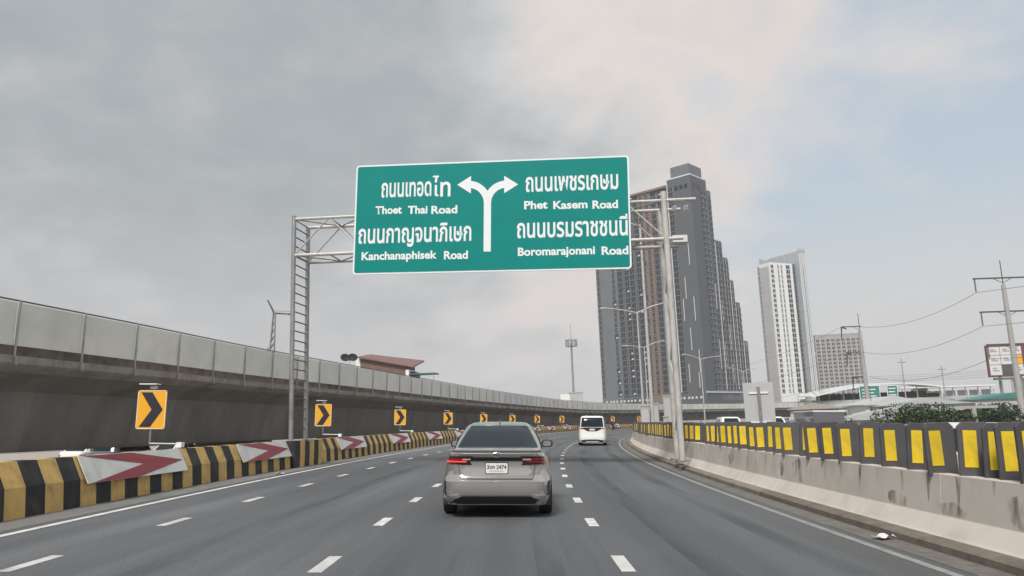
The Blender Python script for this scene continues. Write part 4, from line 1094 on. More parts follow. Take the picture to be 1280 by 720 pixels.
# white tower
WTW = (M['tower_glass'], M['w_wall'], M['w_grey'])
wt = thing('white_condominium_tower', Matrix.Translation((169.5, 480, -3.2)) @ Matrix.Rotation(math.atan2(.43, .9), 4, 'Z'), 'slender white condominium tower with a grey glass side, right of the dark tower', 'building')
def wblock(name, x0, x1, y0, y1, h, m, parent=None, z0=0.):
    b = MB(); box6(b, x0, x1, y0, y1, z0, h + Z0); return b.build(name, M[m], parent or wt)
wblock('front_wall', 0, 19.5, 0, 10, 97.5, 'w_wall'); sd_ = wblock('side_wall', -.25, 1.5, 1., 11, 95, 'w_grey')
b = MB(); b.add([(.1, .5, 97.5 + Z0), (.1, 9, 97.5 + Z0), (.1, .5, 97.6 + Z0), (.1, 9, 101.5 + Z0), (.6, .5, 97.5 + Z0), (.6, 9, 97.5 + Z0), (.6, .5, 97.6 + Z0), (.6, 9, 101.5 + Z0)], [(0, 1, 3, 2), (4, 6, 7, 5), (0, 2, 6, 4), (1, 5, 7, 3), (2, 3, 7, 6), (0, 4, 5, 1)]); b.build('roof_fin', M['w_grey'], wt)
wblock('recess_wall', 19.5, 25, 2.5, 16, 98, 'tower_mid')
gl = wblock('glass_wing', 25, 31, -1, 30, 106, 'w_glass')
b = MB(); b.add([(31, -1, 106 + Z0), (31, 30, 106 + Z0), (31, 30, 106 + Z0), (31, -1, 106 + Z0)], [(0, 1, 2)])
for k in range(8):
    y = 1.2 + k * 4.; b = MB(); box6(b, 30.95, 31.25, y, y + .5, 12, 105 + Z0); b.build('mullion', M['w_wall'], gl)
for z in (70, 38): b = MB(); box6(b, 30.95, 31.35, -1, 30, z + Z0, z + Z0 + .8); b.build('glass_band', M['w_wall'], gl)
for k in range(4):
    b = MB(); box6(b, 25.6 + k * 1.5, 25.85 + k * 1.5, -1.3, -.95, 12, 105 + Z0); b.build('mullion', M['w_wall'], gl)
b = MB(); box6(b, 24.8, 31.2, -1.2, -.6, 106 + Z0, 108 + Z0); box6(b, 30.6, 31.2, -.6, 30, 106 + Z0, 108 + Z0); b.build('crown_frame', M['w_grey'], gl)
def ww(w, h):
    def f():
        b = MB(); b.box((0, .02, h / 2), (w, .1, h), 0); b.box((0, -.14, -.1), (w + .3, .36, .16), 2); b.box((0, -.1, h / 2), (.12, .12, h), 1); return b
    return f
wk = {('window', WTW): ww(2.2, 1.9), ('narrow_window', WTW): ww(1.1, 2.1), ('dark_window', WTW): ww(3.2, 2.3)}
wf = Facade(wt)
for k in range(26):
    z = 14 + Z0 + k * 3.2
    wf.add(Matrix.Translation((1.9, 0, z)), ('window', WTW)); wf.add(Matrix.Translation((7.2, 0, z)), ('narrow_window', WTW)); wf.add(Matrix.Translation((10., 0, z)), ('narrow_window', WTW)); wf.add(Matrix.Translation((15.6, 0, z)), ('dark_window', WTW))
    wf.add(Matrix.Translation((22.3, 2.5, z)), ('dark_window', WTW)); wf.add(face_left(-.25, 9.8, z), ('narrow_window', WTW))
    wf.add(Matrix.Translation((28.4, -1, z)), ('narrow_window', WTW))
    for y in (7, 15, 23): wf.add(Matrix.Translation((31, y, z)) @ Matrix.Rotation(math.pi / 2, 4, 'Z'), ('window', WTW))
wf.flush(wk)

def plain_block(name, label, x, y, turn, w, d, h, wall, nx, nf, kind=(2.4, 1.7), band='far_concrete'):
    t = thing(name, Matrix.Translation((x, y, -3.2)) @ Matrix.Rotation(turn, 4, 'Z'), label, 'building')
    b = MB(); box6(b, -w / 2, w / 2, 0, d, 0, h); b.build('wall', M[wall], t)
    b = MB(); box6(b, -w / 2 - .2, w / 2 + .2, -.2, d + .2, h, h + .8); b.build('roof_edge', M[band], t)
    f = Facade(t); ks = {('window', WTW): ww(*kind)}
    for j in range(nf):
        for i in range(nx):
            z = 5 + j * (h - 7) / nf; f.add(Matrix.Translation((-w / 2 + w * (i + .5) / nx, 0, z)), ('window', WTW))
        for i in range(max(1, int(nx * d / w))): f.add(face_left(-w / 2, d * (i + .5) / max(1, int(nx * d / w)), 5 + j * (h - 7) / nf), ('window', WTW))
    f.flush(ks); return t
plain_block('apartment_block', 'beige apartment block partly hidden behind the white tower and power pole', 282, 650, R(-12), 37, 18, 69, 'beige_wall', 9, 19)
plain_block('apartment_block', 'small pale block between the dark tower and the white tower', 183, 600, R(4), 12, 12, 33 + 3, 'w_grey', 4, 9, (1.8, 1.6))
plain_block('low_building', 'low pale building far right below the billboard', 190, 260, R(-15), 26, 12, 13, 'w_grey', 9, 3, (1.6, 1.4))
plain_block('low_building', 'low grey building far right beyond the dark trees', 150, 330, R(-8), 44, 12, 9.5, 'w_grey', 12, 2, (2, 1.2))

# elevated road and station far on the right
def deck(name, label, pts, w, zt, th, m='far_concrete', pier=0, cat='viaduct'):
    t = thing(name, Matrix(), label, cat)
    ps = [Vector(p) for p in pts]
    b = MB(); rings = []
    for k, p in enumerate(ps):
        d = (ps[min(k + 1, len(ps) - 1)] - ps[max(0, k - 1)]).normalized(); n = Vector((d.y, -d.x, 0)) * w / 2
        rings.append([p + n + Vector((0, 0, zt)), p + n + Vector((0, 0, zt - th)), p - n + Vector((0, 0, zt - th)), p - n + Vector((0, 0, zt))])
    b.loft(rings); b.build('deck', M[m], t)
    for sg_ in (-1, 1):
        b = MB(); rr = []
        for k, p in enumerate(ps):
            d = (ps[min(k + 1, len(ps) - 1)] - ps[max(0, k - 1)]).normalized(); n = Vector((d.y, -d.x, 0)) * (w / 2) * sg_; n2 = n * .96
            rr.append([p + n + Vector((0, 0, zt)), p + n + Vector((0, 0, zt + 1)), p + n2 + Vector((0, 0, zt + 1)), p + n2 + Vector((0, 0, zt))])
        b.loft(rr); b.build('parapet', M[m], t)
    for k in range(pier):
        p = ps[0].lerp(ps[-1], (k + .5) / pier); b = MB(); b.tube((p.x, p.y, -3.2), (p.x, p.y, zt - th), .9, 10); b.build('pier', M[m], t, smooth=True)
    return t
deck('elevated_road', 'pale elevated road on columns crossing behind the sign back panel', [(58, 232, 0), (110, 228, 0), (180, 225, 0), (300, 230, 0)], 9, 3.6, 1.4, pier=9)
st = thing('station', Matrix(), 'elevated station with curved pale roof in front of the white tower', 'station')
n = 18; rings = []
for i in range(n + 1):
    t_ = i / n; x = lerp(84, 121, t_); z = 4.7 + 3.9 * math.sin(math.pi * min(1, t_ * .62 + .06)) - 2.0 * max(0, t_ - .5)
    rings.append([(x, 214, z), (x, 214, z + .35), (x, 226, z + .9), (x, 226, z + .5)])
b = MB(); b.loft([[Vector(p) for p in r] for r in rings]); b.build('roof', M['pearl'], st, smooth=True)
for i in range(10):
    x = 87 + i * 3.5; b = MB(); box6(b, x, x + 2.9, 217.5, 219, 4.4, 6.2 if i < 9 else 5.6); b.build('window_band', M['tower_glass'], st)
b = MB(); box6(b, 84, 124, 216, 226, 2.2, 4.4); b.build('platform', M['far_concrete'], st)
for i in range(6): b = MB(); b.tube((87 + i * 7, 217, 4.4), (87 + i * 7, 217, 7.6 if i > 0 else 6), .18, 6); b.build('column', M['w_wall'], st)
for i in range(5): b = MB(); b.tube((88 + i * 8, 221, -3.2), (88 + i * 8, 221, 2.2), .8, 8); b.build('pier', M['far_concrete'], st)
st2 = thing('platform_canopy', Matrix(), 'long flat station canopy with white roof far right', 'canopy')
b = MB(); box6(b, 122, 152, 240, 248, 7.6, 8.0); b.build('roof', M['pearl'], st2)
b = MB(); box6(b, 122, 152, 241, 248, 3.2, 4.6); b.build('platform', M['w_grey'], st2)
for i in range(8):
    b = MB(); b.tube((123.5 + i * 4, 242, 4.6), (123.5 + i * 4, 242, 7.6), .14, 6); b.build('column', M['w_wall'], st2)
    b = MB(); box6(b, 122.6 + i * 3.8, 125.6 + i * 3.8, 243, 243.2, 4.9, 6.6); b.build('window_band', M['w_glass'], st2)
for i in range(4): b = MB(); b.tube((125 + i * 8, 244, -3.2), (125 + i * 8, 244, 3.2), .7, 8); b.build('pier', M['far_concrete'], st2)

# poles ---------------------------------------------------------------
def pylon(x, y, zt, arms, label, side, z0=-3.2, yaw=0.):
    t = thing('power_pole', Matrix.Translation((x, y, z0)) @ Matrix.Rotation(yaw, 4, 'Z'), label, 'power pole'); h = zt - z0
    b = MB(); b.tube((0, 0, 0), (0, 0, h * .93), .52, 10, .32); b.build('pole', M['far_concrete'], t, smooth=True)
    b = MB(); b.tube((0, 0, h * .93), (0, 0, h + 2.2), .07, 6); b.build('lightning_rod', M['dark_steel'], t)
    tips = []
    for dz, l in arms:
        z = h + dz
        b = MB(); b.box(((-l[0] + l[1]) / 2, 0, z), (l[0] + l[1], .2, .22)); b.tube((-min(1.6, l[0] * .5), 0, z), (0, 0, z - .8), .05, 5)
        if l[1] > 1: b.tube((min(1.6, l[1] * .5), 0, z), (0, 0, z - .8), .05, 5)
        b.build('cross_arm', M['dark_steel'], t)
        for sg_, ll in ((-1, l[0]), (1, l[1])):
            if ll < 1: continue
            if side == 'hang':
                b = MB()
                for q in range(9): b.tube((sg_ * (ll - .2) + .0 * q, 0, z - .15 - q * .22), (sg_ * (ll - .2), 0, z - .27 - q * .22), .13, 8)
                b.tube((sg_ * (ll - .2), 0, z), (sg_ * (ll - .2), 0, z - 2.2), .03, 5); b.build('insulator', M['insul'], t); tips.append((sg_, Vector((sg_ * (ll - .2), 0, z - 2.2))))
            else:
                b = MB(); b.tube((-ll, 0, z), (-ll + .9, -.3, z - .5), .16, 7); b.tube((-ll, 0, z), (-ll - .25, 0, z - 2.9), .16, 7, .08); b.build('insulator', M['insul'], t); tips.append((sg_, Vector((-ll, 0, z))))
    m = t.matrix_world
    return t, [(s_, m @ p) for s_, p in tips]
p2, tips2 = pylon(77.6, 117, 21.7, [(-.6, (4.6, 4.6)), (-5.9, (4.3, 4.3)), (-11.0, (4.0, 4.0))], 'tall concrete power pole with three cross arms at the far right', 'hang')
p1, tips1 = pylon(76.6, 165, 20.2, [(-.7, (3.9, .4)), (-6.3, (3.3, .4)), (-11.6, (2.6, .4))], 'concrete power pole with dark insulators in front of the beige block', 'post')
t1 = [p for s_, p in tips1 if s_ < 0]; t2 = [p for s_, p in tips2 if s_ < 0]; t2r = [p for s_, p in tips2 if s_ > 0]
def wire(a, c, sag, label, r=.035):
    n = 14; b = MB(); prev = None
    for k in range(n + 1):
        t_ = k / n; p = Vector(a).lerp(Vector(c), t_); p.z -= sag * 4 * t_ * (1 - t_)
        if prev is not None: b.tube(prev, p, r, 5, caps=False)
        prev = p
    tag(b.build('power_line', M['wire']), label, 'wire', 'power lines on the right')
for k, nm in enumerate(('topmost', 'middle', 'lowest')):
    wire(t1[k] + Vector((3.2, 0, 0)), t2[k], 1.9, nm + ' power line between the two large power poles')
    wire(t2[k], Vector((78 + 25, 60, t2[k].z + 1.5)), 1.0, nm + ' power line leaving the far right pole on its left arm')
    wire(t2r[k], Vector((92 + 25, 60, t2r[k].z + 1.5)), 1.0, nm + ' power line leaving the far right pole on its right arm')
    wire(t1[k], Vector((68, 260, t1[k].z - 3)), 2, nm + ' power line running from the insulator pole towards the white tower', .03)
for k, (x, y, h, lab) in enumerate(((108, 210, 15, 'thin distant pole just right of the insulator pole'), (116, 205, 12.5, 'thin distant pole above the flat station canopy'), (122, 190, 13.5, 'thin distant pole left of the large far right power pole'), (131, 200, 10.5, 'thin short pole under the lowest power line at right'), (128, 175, 12, 'thin distant pole beside the billboard'))):
    t = thing('utility_pole', Matrix.Translation((x, y, -3.2)), lab, 'pole', 'distant thin poles at right')
    b = MB(); b.tube((0, 0, 0), (0, 0, h + 3.2), .22, 8, .15); b.build('pole', M['far_concrete'], t); b = MB(); b.box((0, 0, h + 2.2), (2.2, .12, .14)); b.build('cross_arm', M['dark_steel'], t)

def lamp(x, y, z0, h, arms, label, r=.09, yaw=0.):
    t = thing('street_lamp', Matrix.Translation((x, y, z0)) @ Matrix.Rotation(yaw, 4, 'Z'), label, 'street lamp', 'street lamps beyond the curve')
    b = MB(); b.tube((0, 0, 0), (0, 0, h), r, 10, r * .6); b.build('pole', M['galv_light'], t, smooth=True)
    for dx, dz in arms:
        b = MB(); b.tube((0, 0, h - .15), (dx * .5, 0, h - .15 + dz * .62), r * .5, 7); b.tube((dx * .5, 0, h - .15 + dz * .62), (dx, 0, h - .15 + dz), r * .45, 7); b.build('arm', M['galv_light'], t)
        b = MB(); b.box((dx * 1.09, 0, h - .17 + dz), (.85, .34, .16)); b.build('lamp_head', M['galv_light'], t, bevel=.04)
lamp(16.3, 95, -1.0, 15.7, [(-3.9, .75), (3.6, 1.2)], 'tall double-arm street lamp left of the right gantry leg', .15)
lamp(37.6, 150, -1.5, 14.1, [(-2.9, 1.1), (3.3, .5)], 'double-arm street lamp in front of the dark tower, right of the gantry leg', .14)
lamp(21.0, 118, -1, 13.4, [(-2.8, .4), (2.6, .9)], 'distant double-arm street lamp just behind the right gantry leg', .12)
lamp(58, 190, -1.5, 13.6, [(-3.2, 1.), (2.6, .6)], 'distant double-arm street lamp near the sign back panel', .13)
t = thing('slender_mast', Matrix.Translation((11.0, 60, -.6)), 'slender tall grey pole beside the street lamp left of the gantry leg', 'pole')
b = MB(); b.tube((0, 0, 0), (0, 0, 17.6), .15, 10, .08); b.build('pole', M['galv_light'], t, smooth=True); b = MB(); b.tube((0, 0, 17.4), (-1.2, 0, 17.9), .05, 6); b.build('arm', M['galv_light'], t); b = MB(); b.box((-1.5, 0, 17.95), (.8, .3, .14)); b.build('lamp_head', M['galv_light'], t)

# telecom mast
t = thing('telecom_mast', Matrix.Translation((27, 330, -3.2)), 'slim telecom mast with antenna cluster above the flyover', 'mast')
b = MB(); b.tube((0, 0, 0), (0, 0, 38), .55, 10, .4); b.build('pole', M['galv'], t, smooth=True)
b = MB(); b.tube((0, 0, 38), (0, 0, 46.5), .09, 6); b.build('spike', M['galv'], t)
b = MB(); n = 14
for z in (36.4, 39): 
    for k in range(n): a0, a1 = 2 * math.pi * k / n, 2 * math.pi * (k + 1) / n; b.tube((2.0 * math.cos(a0), 2.0 * math.sin(a0), z), (2.0 * math.cos(a1), 2.0 * math.sin(a1), z), .1, 5)
for k in range(7): a0 = 2 * math.pi * k / 7; b.tube((0, 0, 36.), (2 * math.cos(a0), 2 * math.sin(a0), 36.4), .09, 5)
b.build('ring_platform', M['dark_steel'], t)
for k in range(9):
    a0 = 2 * math.pi * k / 9; b = MB(); b.box((2.4 * math.cos(a0), 2.4 * math.sin(a0), 37.8), (.6, .6, 3.0)); b.build('antenna', M['galv'], t)
t = thing('rooftop_hut', Matrix.Translation((24.6, 320, -3.2)), 'small white and grey building under the telecom mast', 'building')
b = MB(); box6(b, -4, 0, 0, 6, 0, 15.5); b.build('white_wall', M['w_wall'], t); b = MB(); box6(b, 0.02, 5.4, -.5, 6, 0, 15.9); b.build('grey_wall', M['w_grey'], t); b = MB(); box6(b, -.3, 5.6, -.7, 6.2, 15.9, 16.3); b.build('roof', M['w_grey'], t)

# crane
t = thing('tower_crane', Matrix.Translation((-69.7, 220, -3.2)), 'grey luffing crane standing far behind the flyover at left', 'crane')
b = MB(); top = Vector((1.4, 0, 38.6)); base = Vector((-.2, 0, 0))
for dx, dy in ((-.6, -.6), (.6, -.6), (.6, .6), (-.6, .6)): b.tube(base + Vector((dx * 2.4, dy, 0)), top + Vector((dx * .5, dy * .3, 0)), .2, 5)
for k in range(18):
    z0_, z1_ = k / 18, (k + 1) / 18
    for dy in (-.6, .6):
        a = base.lerp(top, z0_) + Vector((-.6 * (2.4 - 1.9 * z0_), dy * (1 - .7 * z0_), 0)); c = base.lerp(top, z1_) + Vector((.6 * (2.4 - 1.9 * z1_), dy * (1 - .7 * z1_), 0)); b.tube(a, c, .14, 4)
b.build('boom', M['galv'], t)
b = MB(); b.tube(top, top + Vector((-2., 0, 3.9)), .34, 6, .2); b.build('back_mast', M['dark_steel'], t)
b = MB(); b.tube(top, top + Vector((5.9, 0, -.6)), .34, 6, .2); b.tube(top + Vector((.3, 0, .7)), top + Vector((5.9, 0, .1)), .06, 5); b.box(top + Vector((4.6, 0, -.5)), (1.2, .5, .5)); b.build('jib', M['dark_steel'], t)
b = MB(); b.tube(base.lerp(top, .66) + Vector((-.8, 0, 0)), Vector((-4.2, 0, 24)), .2, 5); b.box(base.lerp(top, .72) + Vector((-.9, 0, 0)), (.9, .8, 1.6)); b.build('stay', M['galv'], t)
t = thing('floodlight_pole', Matrix.Translation((-72, 190, -3.2)), 'dark floodlight head peeking over the flyover fence beside the crane', 'lamp')
b = MB(); b.tube((0, 0, 0), (0, 0, 26.), .2, 6); b.build('pole', M['dark_steel'], t); b = MB(); b.box((0, 0, 26.2), (2.0, .6, .9), mtx=None); b.build('lamp_head', M['dark_steel'], t)

# house behind the flyover
t = thing('brown_house', Matrix.Translation((-24, 150, -2.2)) @ Matrix.Rotation(R(-8), 4, 'Z'), 'brown house with red sloping roof above the flyover fence', 'house')
b = MB(); b.add([Vector(p) for p in ((-5.6, 0, 0), (3.6, 0, 0), (3.6, 0, 15.3), (-5.6, 0, 17.25), (-5.6, 7, 0), (3.6, 7, 0), (3.6, 7, 16.5), (-5.6, 7, 18.1))], [(0, 1, 2, 3), (4, 7, 6, 5), (0, 3, 7, 4), (1, 5, 6, 2), (3, 2, 6, 7)]); b.build('wall', M['brown_wall'], t)
b = MB(); b.add([Vector(p) for p in ((-6.0, -.7, 17.3), (5.4, -.7, 14.9), (5.4, 7.6, 16.6), (-6.0, 7.6, 18.4), (-6.0, -.7, 17.55), (5.4, -.7, 15.15), (5.4, 7.6, 16.9), (-6, 7.6, 18.7))], [(0, 1, 2, 3), (4, 7, 6, 5), (0, 4, 5, 1), (1, 5, 6, 2), (2, 6, 7, 3), (3, 7, 4, 0)]); b.build('roof', M['roof_red'], t)
b = MB(); box6(b, -6.6, -5.65, .2, 3, 0, 17.4); b.build('water_tank', M['w_wall'], t)
b = MB(); box6(b, 3.62, 4.3, -.1, 5, 0, 14.6); b.build('white_pillar', M['w_wall'], t); b = MB(); box6(b, 4.4, 5.2, .5, 5, 0, 14.2); b.build('doorway', M['tower_glass'], t)
b = MB(); box6(b, 4.5, 9.6, -1, 3, 13.55, 13.75); b.build('awning', M['green_sheet'], t); b = MB(); b.tube((9.4, -.9, 0), (9.4, -.9, 13.55), .06, 5); b.build('awning_post', M['galv'], t)
t = thing('satellite_dish', Matrix.Translation((-31.1, 148, -3.2)), 'pair of dark mesh satellite dishes on a post beside the brown house', 'satellite dish')
for dx in (-.7, .75):
    b = MB(); rings = []
    for k in range(5):
        q = k / 4; rings.append([Vector((dx + .95 * q * math.cos(2 * math.pi * i / 16), -.3 - .35 * (q * q) - .55 * q * math.sin(2 * math.pi * i / 16), 18.2 + .70 * q * math.sin(2 * math.pi * i / 16) + .12 * (1 - q))) for i in range(16)])
    b.loft(rings, cap0=False, cap1=False); b.build('dish', M['dark_steel'], t, smooth=True)
b = MB(); b.tube((0, 0, 0), (0, 0, 18), .12, 6); b.tube((-.7, -.2, 18), (.75, -.2, 18), .08, 6); b.build('post', M['galv_light'], t)

# right side: sign back, cabinets, billboard, green signs, trees
t = thing('roadside_sign', upright((14.55, 45, -.55), R(-6)), 'back of a large pale grey road sign on a post beyond the parapet', 'road sign')
b = MB(); box6(b, -.86, .86, -.03, .0, .9, 3.85); b.build('panel', M['w_grey'], t)
b = MB(); b.tube((0, -.14, 0), (0, -.14, 3.6), .09, 8); b.build('post', M['galv'], t)
for z in (1.5, 3.2): b = MB(); box6(b, -.55, .55, -.09, -.031, z, z + .09); b.build('cross_rail', M['w_wall'], t)
for k, (x, y, w, h, lab) in enumerate(((12.0, 69, .8, 3.1, 'leftmost pale concrete cabinet at the end of the parapet boards'), (12.95, 69.5, .75, 3.3, 'second pale concrete cabinet from the left at the parapet end'), (13.2, 66, .4, 2.1, 'narrow pale cabinet between the two groups at the parapet end'), (14.4, 70, 1.05, 4.0, 'tallest pale cabinet just left of the gantry leg'))):
    t = thing('roadside_cabinet', upright((x, y, -.6), R(-14)), lab, 'cabinet', 'pale cabinets at the parapet end')
    b = MB(); box6(b, -w / 2, w / 2, 0, .6, 0, h); b.build('body', M['far_concrete'], t, bevel=.03); b = MB(); box6(b, -w / 2 + .08, w / 2 - .08, -.03, -.002, .3, h - .3); b.build('door', M['w_grey'], t); b = MB(); box6(b, -w / 2 - .05, w / 2 + .05, -.05, .65, h, h + .08); b.build('cap', M['w_grey'], t)

t = thing('billboard', Matrix.Translation((104.9, 160, 0)) @ Matrix.Rotation(R(-10), 4, 'Z'), 'red-framed billboard of white panels behind the far right power pole', 'billboard')
b = MB(); box6(b, -4.2, 12, 0, .5, 7.3, 14.0); b.build('frame', M['bill_frame'], t)
for i, (x0, x1, z0_, z1_, m) in enumerate(((-3.85, -1.6, 11.9, 13.6, 'bill_white'), (-1.5, .9, 11.9, 13.6, 'bill_white'), (1.0, 2.6, 11.9, 13.6, 'bill_white'), (-3.85, -1.6, 9.9, 11.8, 'bill_white'), (-1.5, .9, 9.9, 11.8, 'bill_white'), (1., 2.6, 9.9, 11.8, 'sign_yellow'), (-3.85, -1.6, 7.7, 9.8, 'bill_white'), (-1.5, .9, 8.0, 9.8, 'tower_dark'), (1., 2.6, 7.7, 9.8, 'bill_white'), (3.2, 8, 11.2, 13.7, 'bill_mag'), (3.2, 8, 7.7, 11.1, 'bill_white'))):
    b = MB(); box6(b, x0, x1, -.06, -.002, z0_, z1_); o = b.build('panel', M[m], t)
    if m == 'bill_white':
        for q in range(2):
            b = MB(); zc = lerp(z0_, z1_, .38 + .22 * q); box6(b, lerp(x0, x1, .22), lerp(x0, x1, .78 - .2 * q), -.08, -.061, zc, zc + .28); b.build('print_mark', M['ink_grey'], o)
for x in (-2, 2, 6): b = MB(); b.tube((x, .6, -3.2), (x, .6, 7.4), .3, 8); b.build('post', M['galv'], t)
b = MB(); box6(b, -3.6, 1.2, -1.2, -.2, 6.7, 7.1); b.build('catwalk', M['green_sheet'], t)
for k, (x, y, z, w, h, lab) in enumerate(((93.6, 200, 4.3, 5.4, 3.4, 'wider green direction sign beside the insulator pole, far off'), (99.6, 200, 4.4, 2.8, 3.2, 'narrower green direction sign right of the insulator pole, far off'))):
    t = thing('far_direction_sign', Matrix.Translation((x, y, 0)), lab, 'road sign', 'far green direction signs')
    b = MB(); box6(b, -w / 2, w / 2, 0, .15, z, z + h); b.build('board', M['sign_white'], t); b = MB(); box6(b, -w / 2 + .15, w / 2 - .15, -.04, -.002, z + .15, z + h - .15); f_ = b.build('green_face', M['teal'], t)
    for q in range(3): b = MB(); box6(b, -w * .36, w * (.3 - .1 * (q % 2)), -.06, -.041, z + .55 + q * .85, z + .8 + q * .85); b.build('text_line', M['sign_white'], f_)
    for x_ in (-w * .3, w * .3): b = MB(); b.tube((x_, .3, -3.2), (x_, .3, z + h * .8), .14, 6); b.build('post', M['galv'], t)

def tree(x, y, z0, h, rx, label, m='leaf', n=900, leaf=.30, seed=0):
    r_ = random.Random(seed); t = thing('tree', Matrix.Translation((x, y, z0)), label, 'tree')
    b = MB(); th_ = h * .45; b.tube((0, 0, 0), (.1, .05, th_), .05 * h, 8, .03 * h)
    for k in range(6):
        a = 2 * math.pi * k / 6 + r_.random(); b.tube((.05, .02, th_ * r_.uniform(.6, .95)), (rx * .6 * math.cos(a), rx * .6 * math.sin(a), h * r_.uniform(.6, .85)), .018 * h, 5, .006 * h)
    b.build('trunk', M['bark'], t)
    cl = []
    for k in range(22):
        a = r_.uniform(0, 2 * math.pi); q = r_.uniform(.1, .82); cl.append((Vector((rx * q * math.cos(a), rx * q * math.sin(a), h * r_.uniform(.42, .86) - q * h * .08)), r_.uniform(.22, .42) * rx))
    b = MB()
    for k in range(n):
        c, rr = r_.choice(cl); d = Vector((r_.gauss(0, 1), r_.gauss(0, 1), r_.gauss(0, .8))).normalized(); p = c + d * rr * r_.uniform(.75, 1.08)
        if p.z > h: continue
        u = Vector((r_.gauss(0, 1), r_.gauss(0, 1), r_.gauss(0, 1))).normalized(); v = d.cross(u).normalized(); u = (d * .5 + u).normalized()
        s_ = leaf * r_.uniform(.6, 1.3); b.add([p - v * s_ * .5, p + u * s_ * .5, p + v * s_ * .5, p - u * s_ * .7], [(0, 1, 2, 3)], 0 if r_.random() < .65 else 1)
    me = bpy.data.meshes.new('crown'); me.from_pydata([tuple(v) for v in b.v], [], b.f); me.materials.append(M[m]); me.materials.append(M['leaf2']); me.polygons.foreach_set('material_index', b.m); me.update(); link('crown', me, t)
tree(32.6, 62, -2.6, 4.5, 3.3, 'dark round tree left of the T-shaped post beyond the boards', n=7800, leaf=.16, seed=1)
tree(36.5, 64, -2.7, 4.1, 2.4, 'lower dark shrub tree just right of the T-shaped post', n=5100, leaf=.14, seed=2)
tree(44., 70, -2.8, 4.5, 3.0, 'dark tree at right behind the close-set boards', n=6900, leaf=.17, seed=3)
tree(39.4, 66, -2.6, 3.6, 2.2, 'small dark tree between the two larger trees at right', n=4500, leaf=.14, seed=8)
tree(27.2, 66, -2.2, 3.6, 2.3, 'light green bush right of the box truck', 'leaf2', n=4500, leaf=.12, seed=4)
tree(24.9, 71, -2.2, 3.2, 2.0, 'pale green bush directly behind the box truck', 'leaf2', n=3600, leaf=.12, seed=5)
tree(160, 300, -3.2, 13.5, 6, 'distant tree against the sky right of the far pole', n=1500, leaf=.8, seed=6)
tree(172, 310, -3.2, 12., 5, 'lower distant tree beside the far low building', n=1200, leaf=.8, seed=7)
t = thing('t_shaped_post', upright((38.4, 66, -2.4), R(-10)), 'pale T-shaped concrete post standing between the trees', 'post')
b = MB(); b.tube((0, -3, 0), (0, -3, 3.7), .20, 8, .2); b.build('post', M['far_concrete'], t); b = MB(); b.box((0, -3, 3.8), (3.6, .3, .2)); b.build('cross_beam', M['far_concrete'], t)

# clutter of sheds and roofs on the low ground at right
sheds = [(58, 110, 12, 6, 3.0, 'roof_grey', 'grey-roofed shed left of the dark trees'), (70, 130, 16, 8, 4.0, 'roof_grey', 'wide grey shed behind the dark trees'), (92, 140, 14, 8, 4.6, 'teal', 'teal-roofed shed below the billboard'), (100, 135, 10, 7, 3.4, 'roof_grey', 'grey shed at the far right edge below the billboard'), (47, 100, 9, 6, 2.2, 'roof_grey', 'low grey shed behind the light green bush'), (80, 170, 22, 8, 4.2, 'roof_grey', 'long pale shed below the green direction signs')]
for k, (x, y, w, d, h, m, lab) in enumerate(sheds):
    t = thing('shed', Matrix.Translation((x, y, -3.2)) @ Matrix.Rotation(R(random.uniform(-14, 4)), 4, 'Z'), lab, 'shed')
    hh = h + 1.2; b = MB(); box6(b, -w / 2, w / 2, 0, d, 0, hh); b.build('wall', M['w_grey'], t)
    b = MB(); b.prism([(-w / 2 - .4, hh), (w / 2 + .4, hh), (0, hh + 1.1)], -.4, d + .4); b.build('roof', M[m], t)
    for q in range(max(2, int(w / 2.5))):
        x_ = -w / 2 + w * (q + .5) / max(2, int(w / 2.5)); b = MB(); box6(b, x_ - .7, x_ + .7, -.06, .0, hh * .45, hh * .8); b.build('window', M['tower_glass'], t)
rs_ = random.Random(31)
names_ = ['first', 'second', 'third', 'fourth', 'fifth', 'sixth', 'seventh', 'eighth', 'ninth', 'tenth', 'eleventh', 'twelfth', 'thirteenth', 'fourteenth']
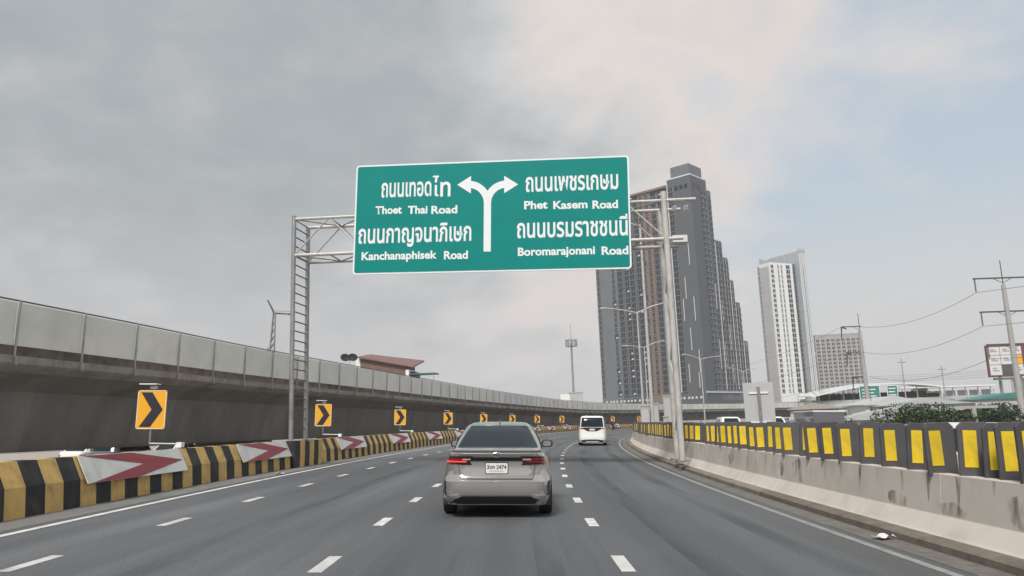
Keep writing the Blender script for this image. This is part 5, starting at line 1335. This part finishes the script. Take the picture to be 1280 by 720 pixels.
for k in range(14):                                     # a crowd of small town roofs beyond the trees
    ang = lerp(.40, .70, (k + rs_.uniform(-.3, .3)) / 13); dist = rs_.uniform(130, 230); w = rs_.uniform(6, 12); h = rs_.uniform(2.8, 4.6) + dist * .008
    t = thing('town_house', Matrix.Translation((dist * ang, dist, -3.2)) @ Matrix.Rotation(R(rs_.uniform(-25, 15)), 4, 'Z'), names_[k] + ' small town house from the left beyond the trees at right', 'house', 'small town houses beyond the trees')
    b = MB(); box6(b, -w / 2, w / 2, 0, 7, 0, h); b.build('wall', M[rs_.choice(['w_grey', 'w_wall', 'beige_wall', 'far_concrete'])], t)
    if rs_.random() < .6:
        b = MB(); b.prism([(-w / 2 - .5, h), (w / 2 + .5, h), (w / 2 + .5, h + .15), (0, h + w * .14), (-w / 2 - .5, h + .15)], -.6, 7.6); b.build('roof', M[rs_.choice(['roof_grey', 'beige_wall', 'roof_grey', 'w_grey', 'pearl'])], t)
    else:
        b = MB(); box6(b, -w / 2 - .2, w / 2 + .2, -.2, 7.2, h, h + .5); b.build('roof', M['far_concrete'], t)
        b = MB(); b.tube((w * .2, 3, h + .5), (w * .2, 3, h + 2.0), .7, 10); b.build('water_tank', M['galv'], t, smooth=True)
    for q in range(3):
        x_ = -w / 2 + w * (q + .5) / 3; b = MB(); box6(b, x_ - .8, x_ + .8, -.06, 0, h - 1.9, h - .6); b.build('window', M['tower_glass'], t)
    b = MB(); b.tube((-w * .3, 2, h), (-w * .3, 2, h + rs_.uniform(2, 4)), .05, 5); b.build('aerial', M['dark_steel'], t)
for k in range(4):                                      # thin lines strung between the distant poles
    y = 205 - k * 3; wire(Vector((95 + k * 2, 215, 9 + k * .55)), Vector((150 + k * 2, 150, 10 + k * .6)), 1.0, names_[k] + ' thin cable from the bottom strung across the distant poles at right', .03)
# roadside litter of parked vehicles on the low ground
for k, (x, y, paint, kind, lab) in enumerate(((49, 84, 'pearl', 'van', 'white van parked on the low ground behind the dark trees'), (55, 90, 'pearl', 'car', 'white car parked on the low ground at right of the trees'), (37, 86, 'grey_paint', 'car', 'grey car on the low ground beyond the bushes'), (42, 88, 'pearl', 'suv', 'white car on the low ground left of the dark trees'))):
    t = thing('parked_car' if kind != 'van' else 'parked_van', upright((x, y, -2.3), R(70)), lab, 'van' if kind == 'van' else 'car'); make_small(t, M[paint], kind)
# wall behind the opposite carriageway, under the far flyover
t = thing('boundary_wall', Matrix(), 'low pale wall behind the white vehicles under the far flyover', 'wall')
for k in range(10):
    b = MB(); a = Vector((20 + k * 3.2, 108 - k * .4, -1.5)); box6(b, a.x, a.x + 3.17, a.y, a.y + .25, -3.2, .9); b.build('wall_panel', M['far_concrete'], t)

# ------------------------------------------------------------------ haze
hb = MB(); hb.box((0, 300, 72), (6100, 6100, 154)); hz_ = hb.build('haze', M['paper']); hz_.data.materials.clear()
hm = bpy.data.materials.new('haze_air'); hm.use_nodes = True; t_ = hm.node_tree; t_.nodes.clear()
pv = t_.nodes.new('ShaderNodeVolumePrincipled'); pv.inputs['Color'].default_value = (.93, .95, 1., 1); pv.inputs['Density'].default_value = .00030; pv.inputs['Anisotropy'].default_value = .2
om = t_.nodes.new('ShaderNodeOutputMaterial'); t_.links.new(pv.outputs[0], om.inputs['Volume']); hz_.data.materials.append(hm); tag(hz_, 'thin pale haze filling the air', None, None, 'stuff')
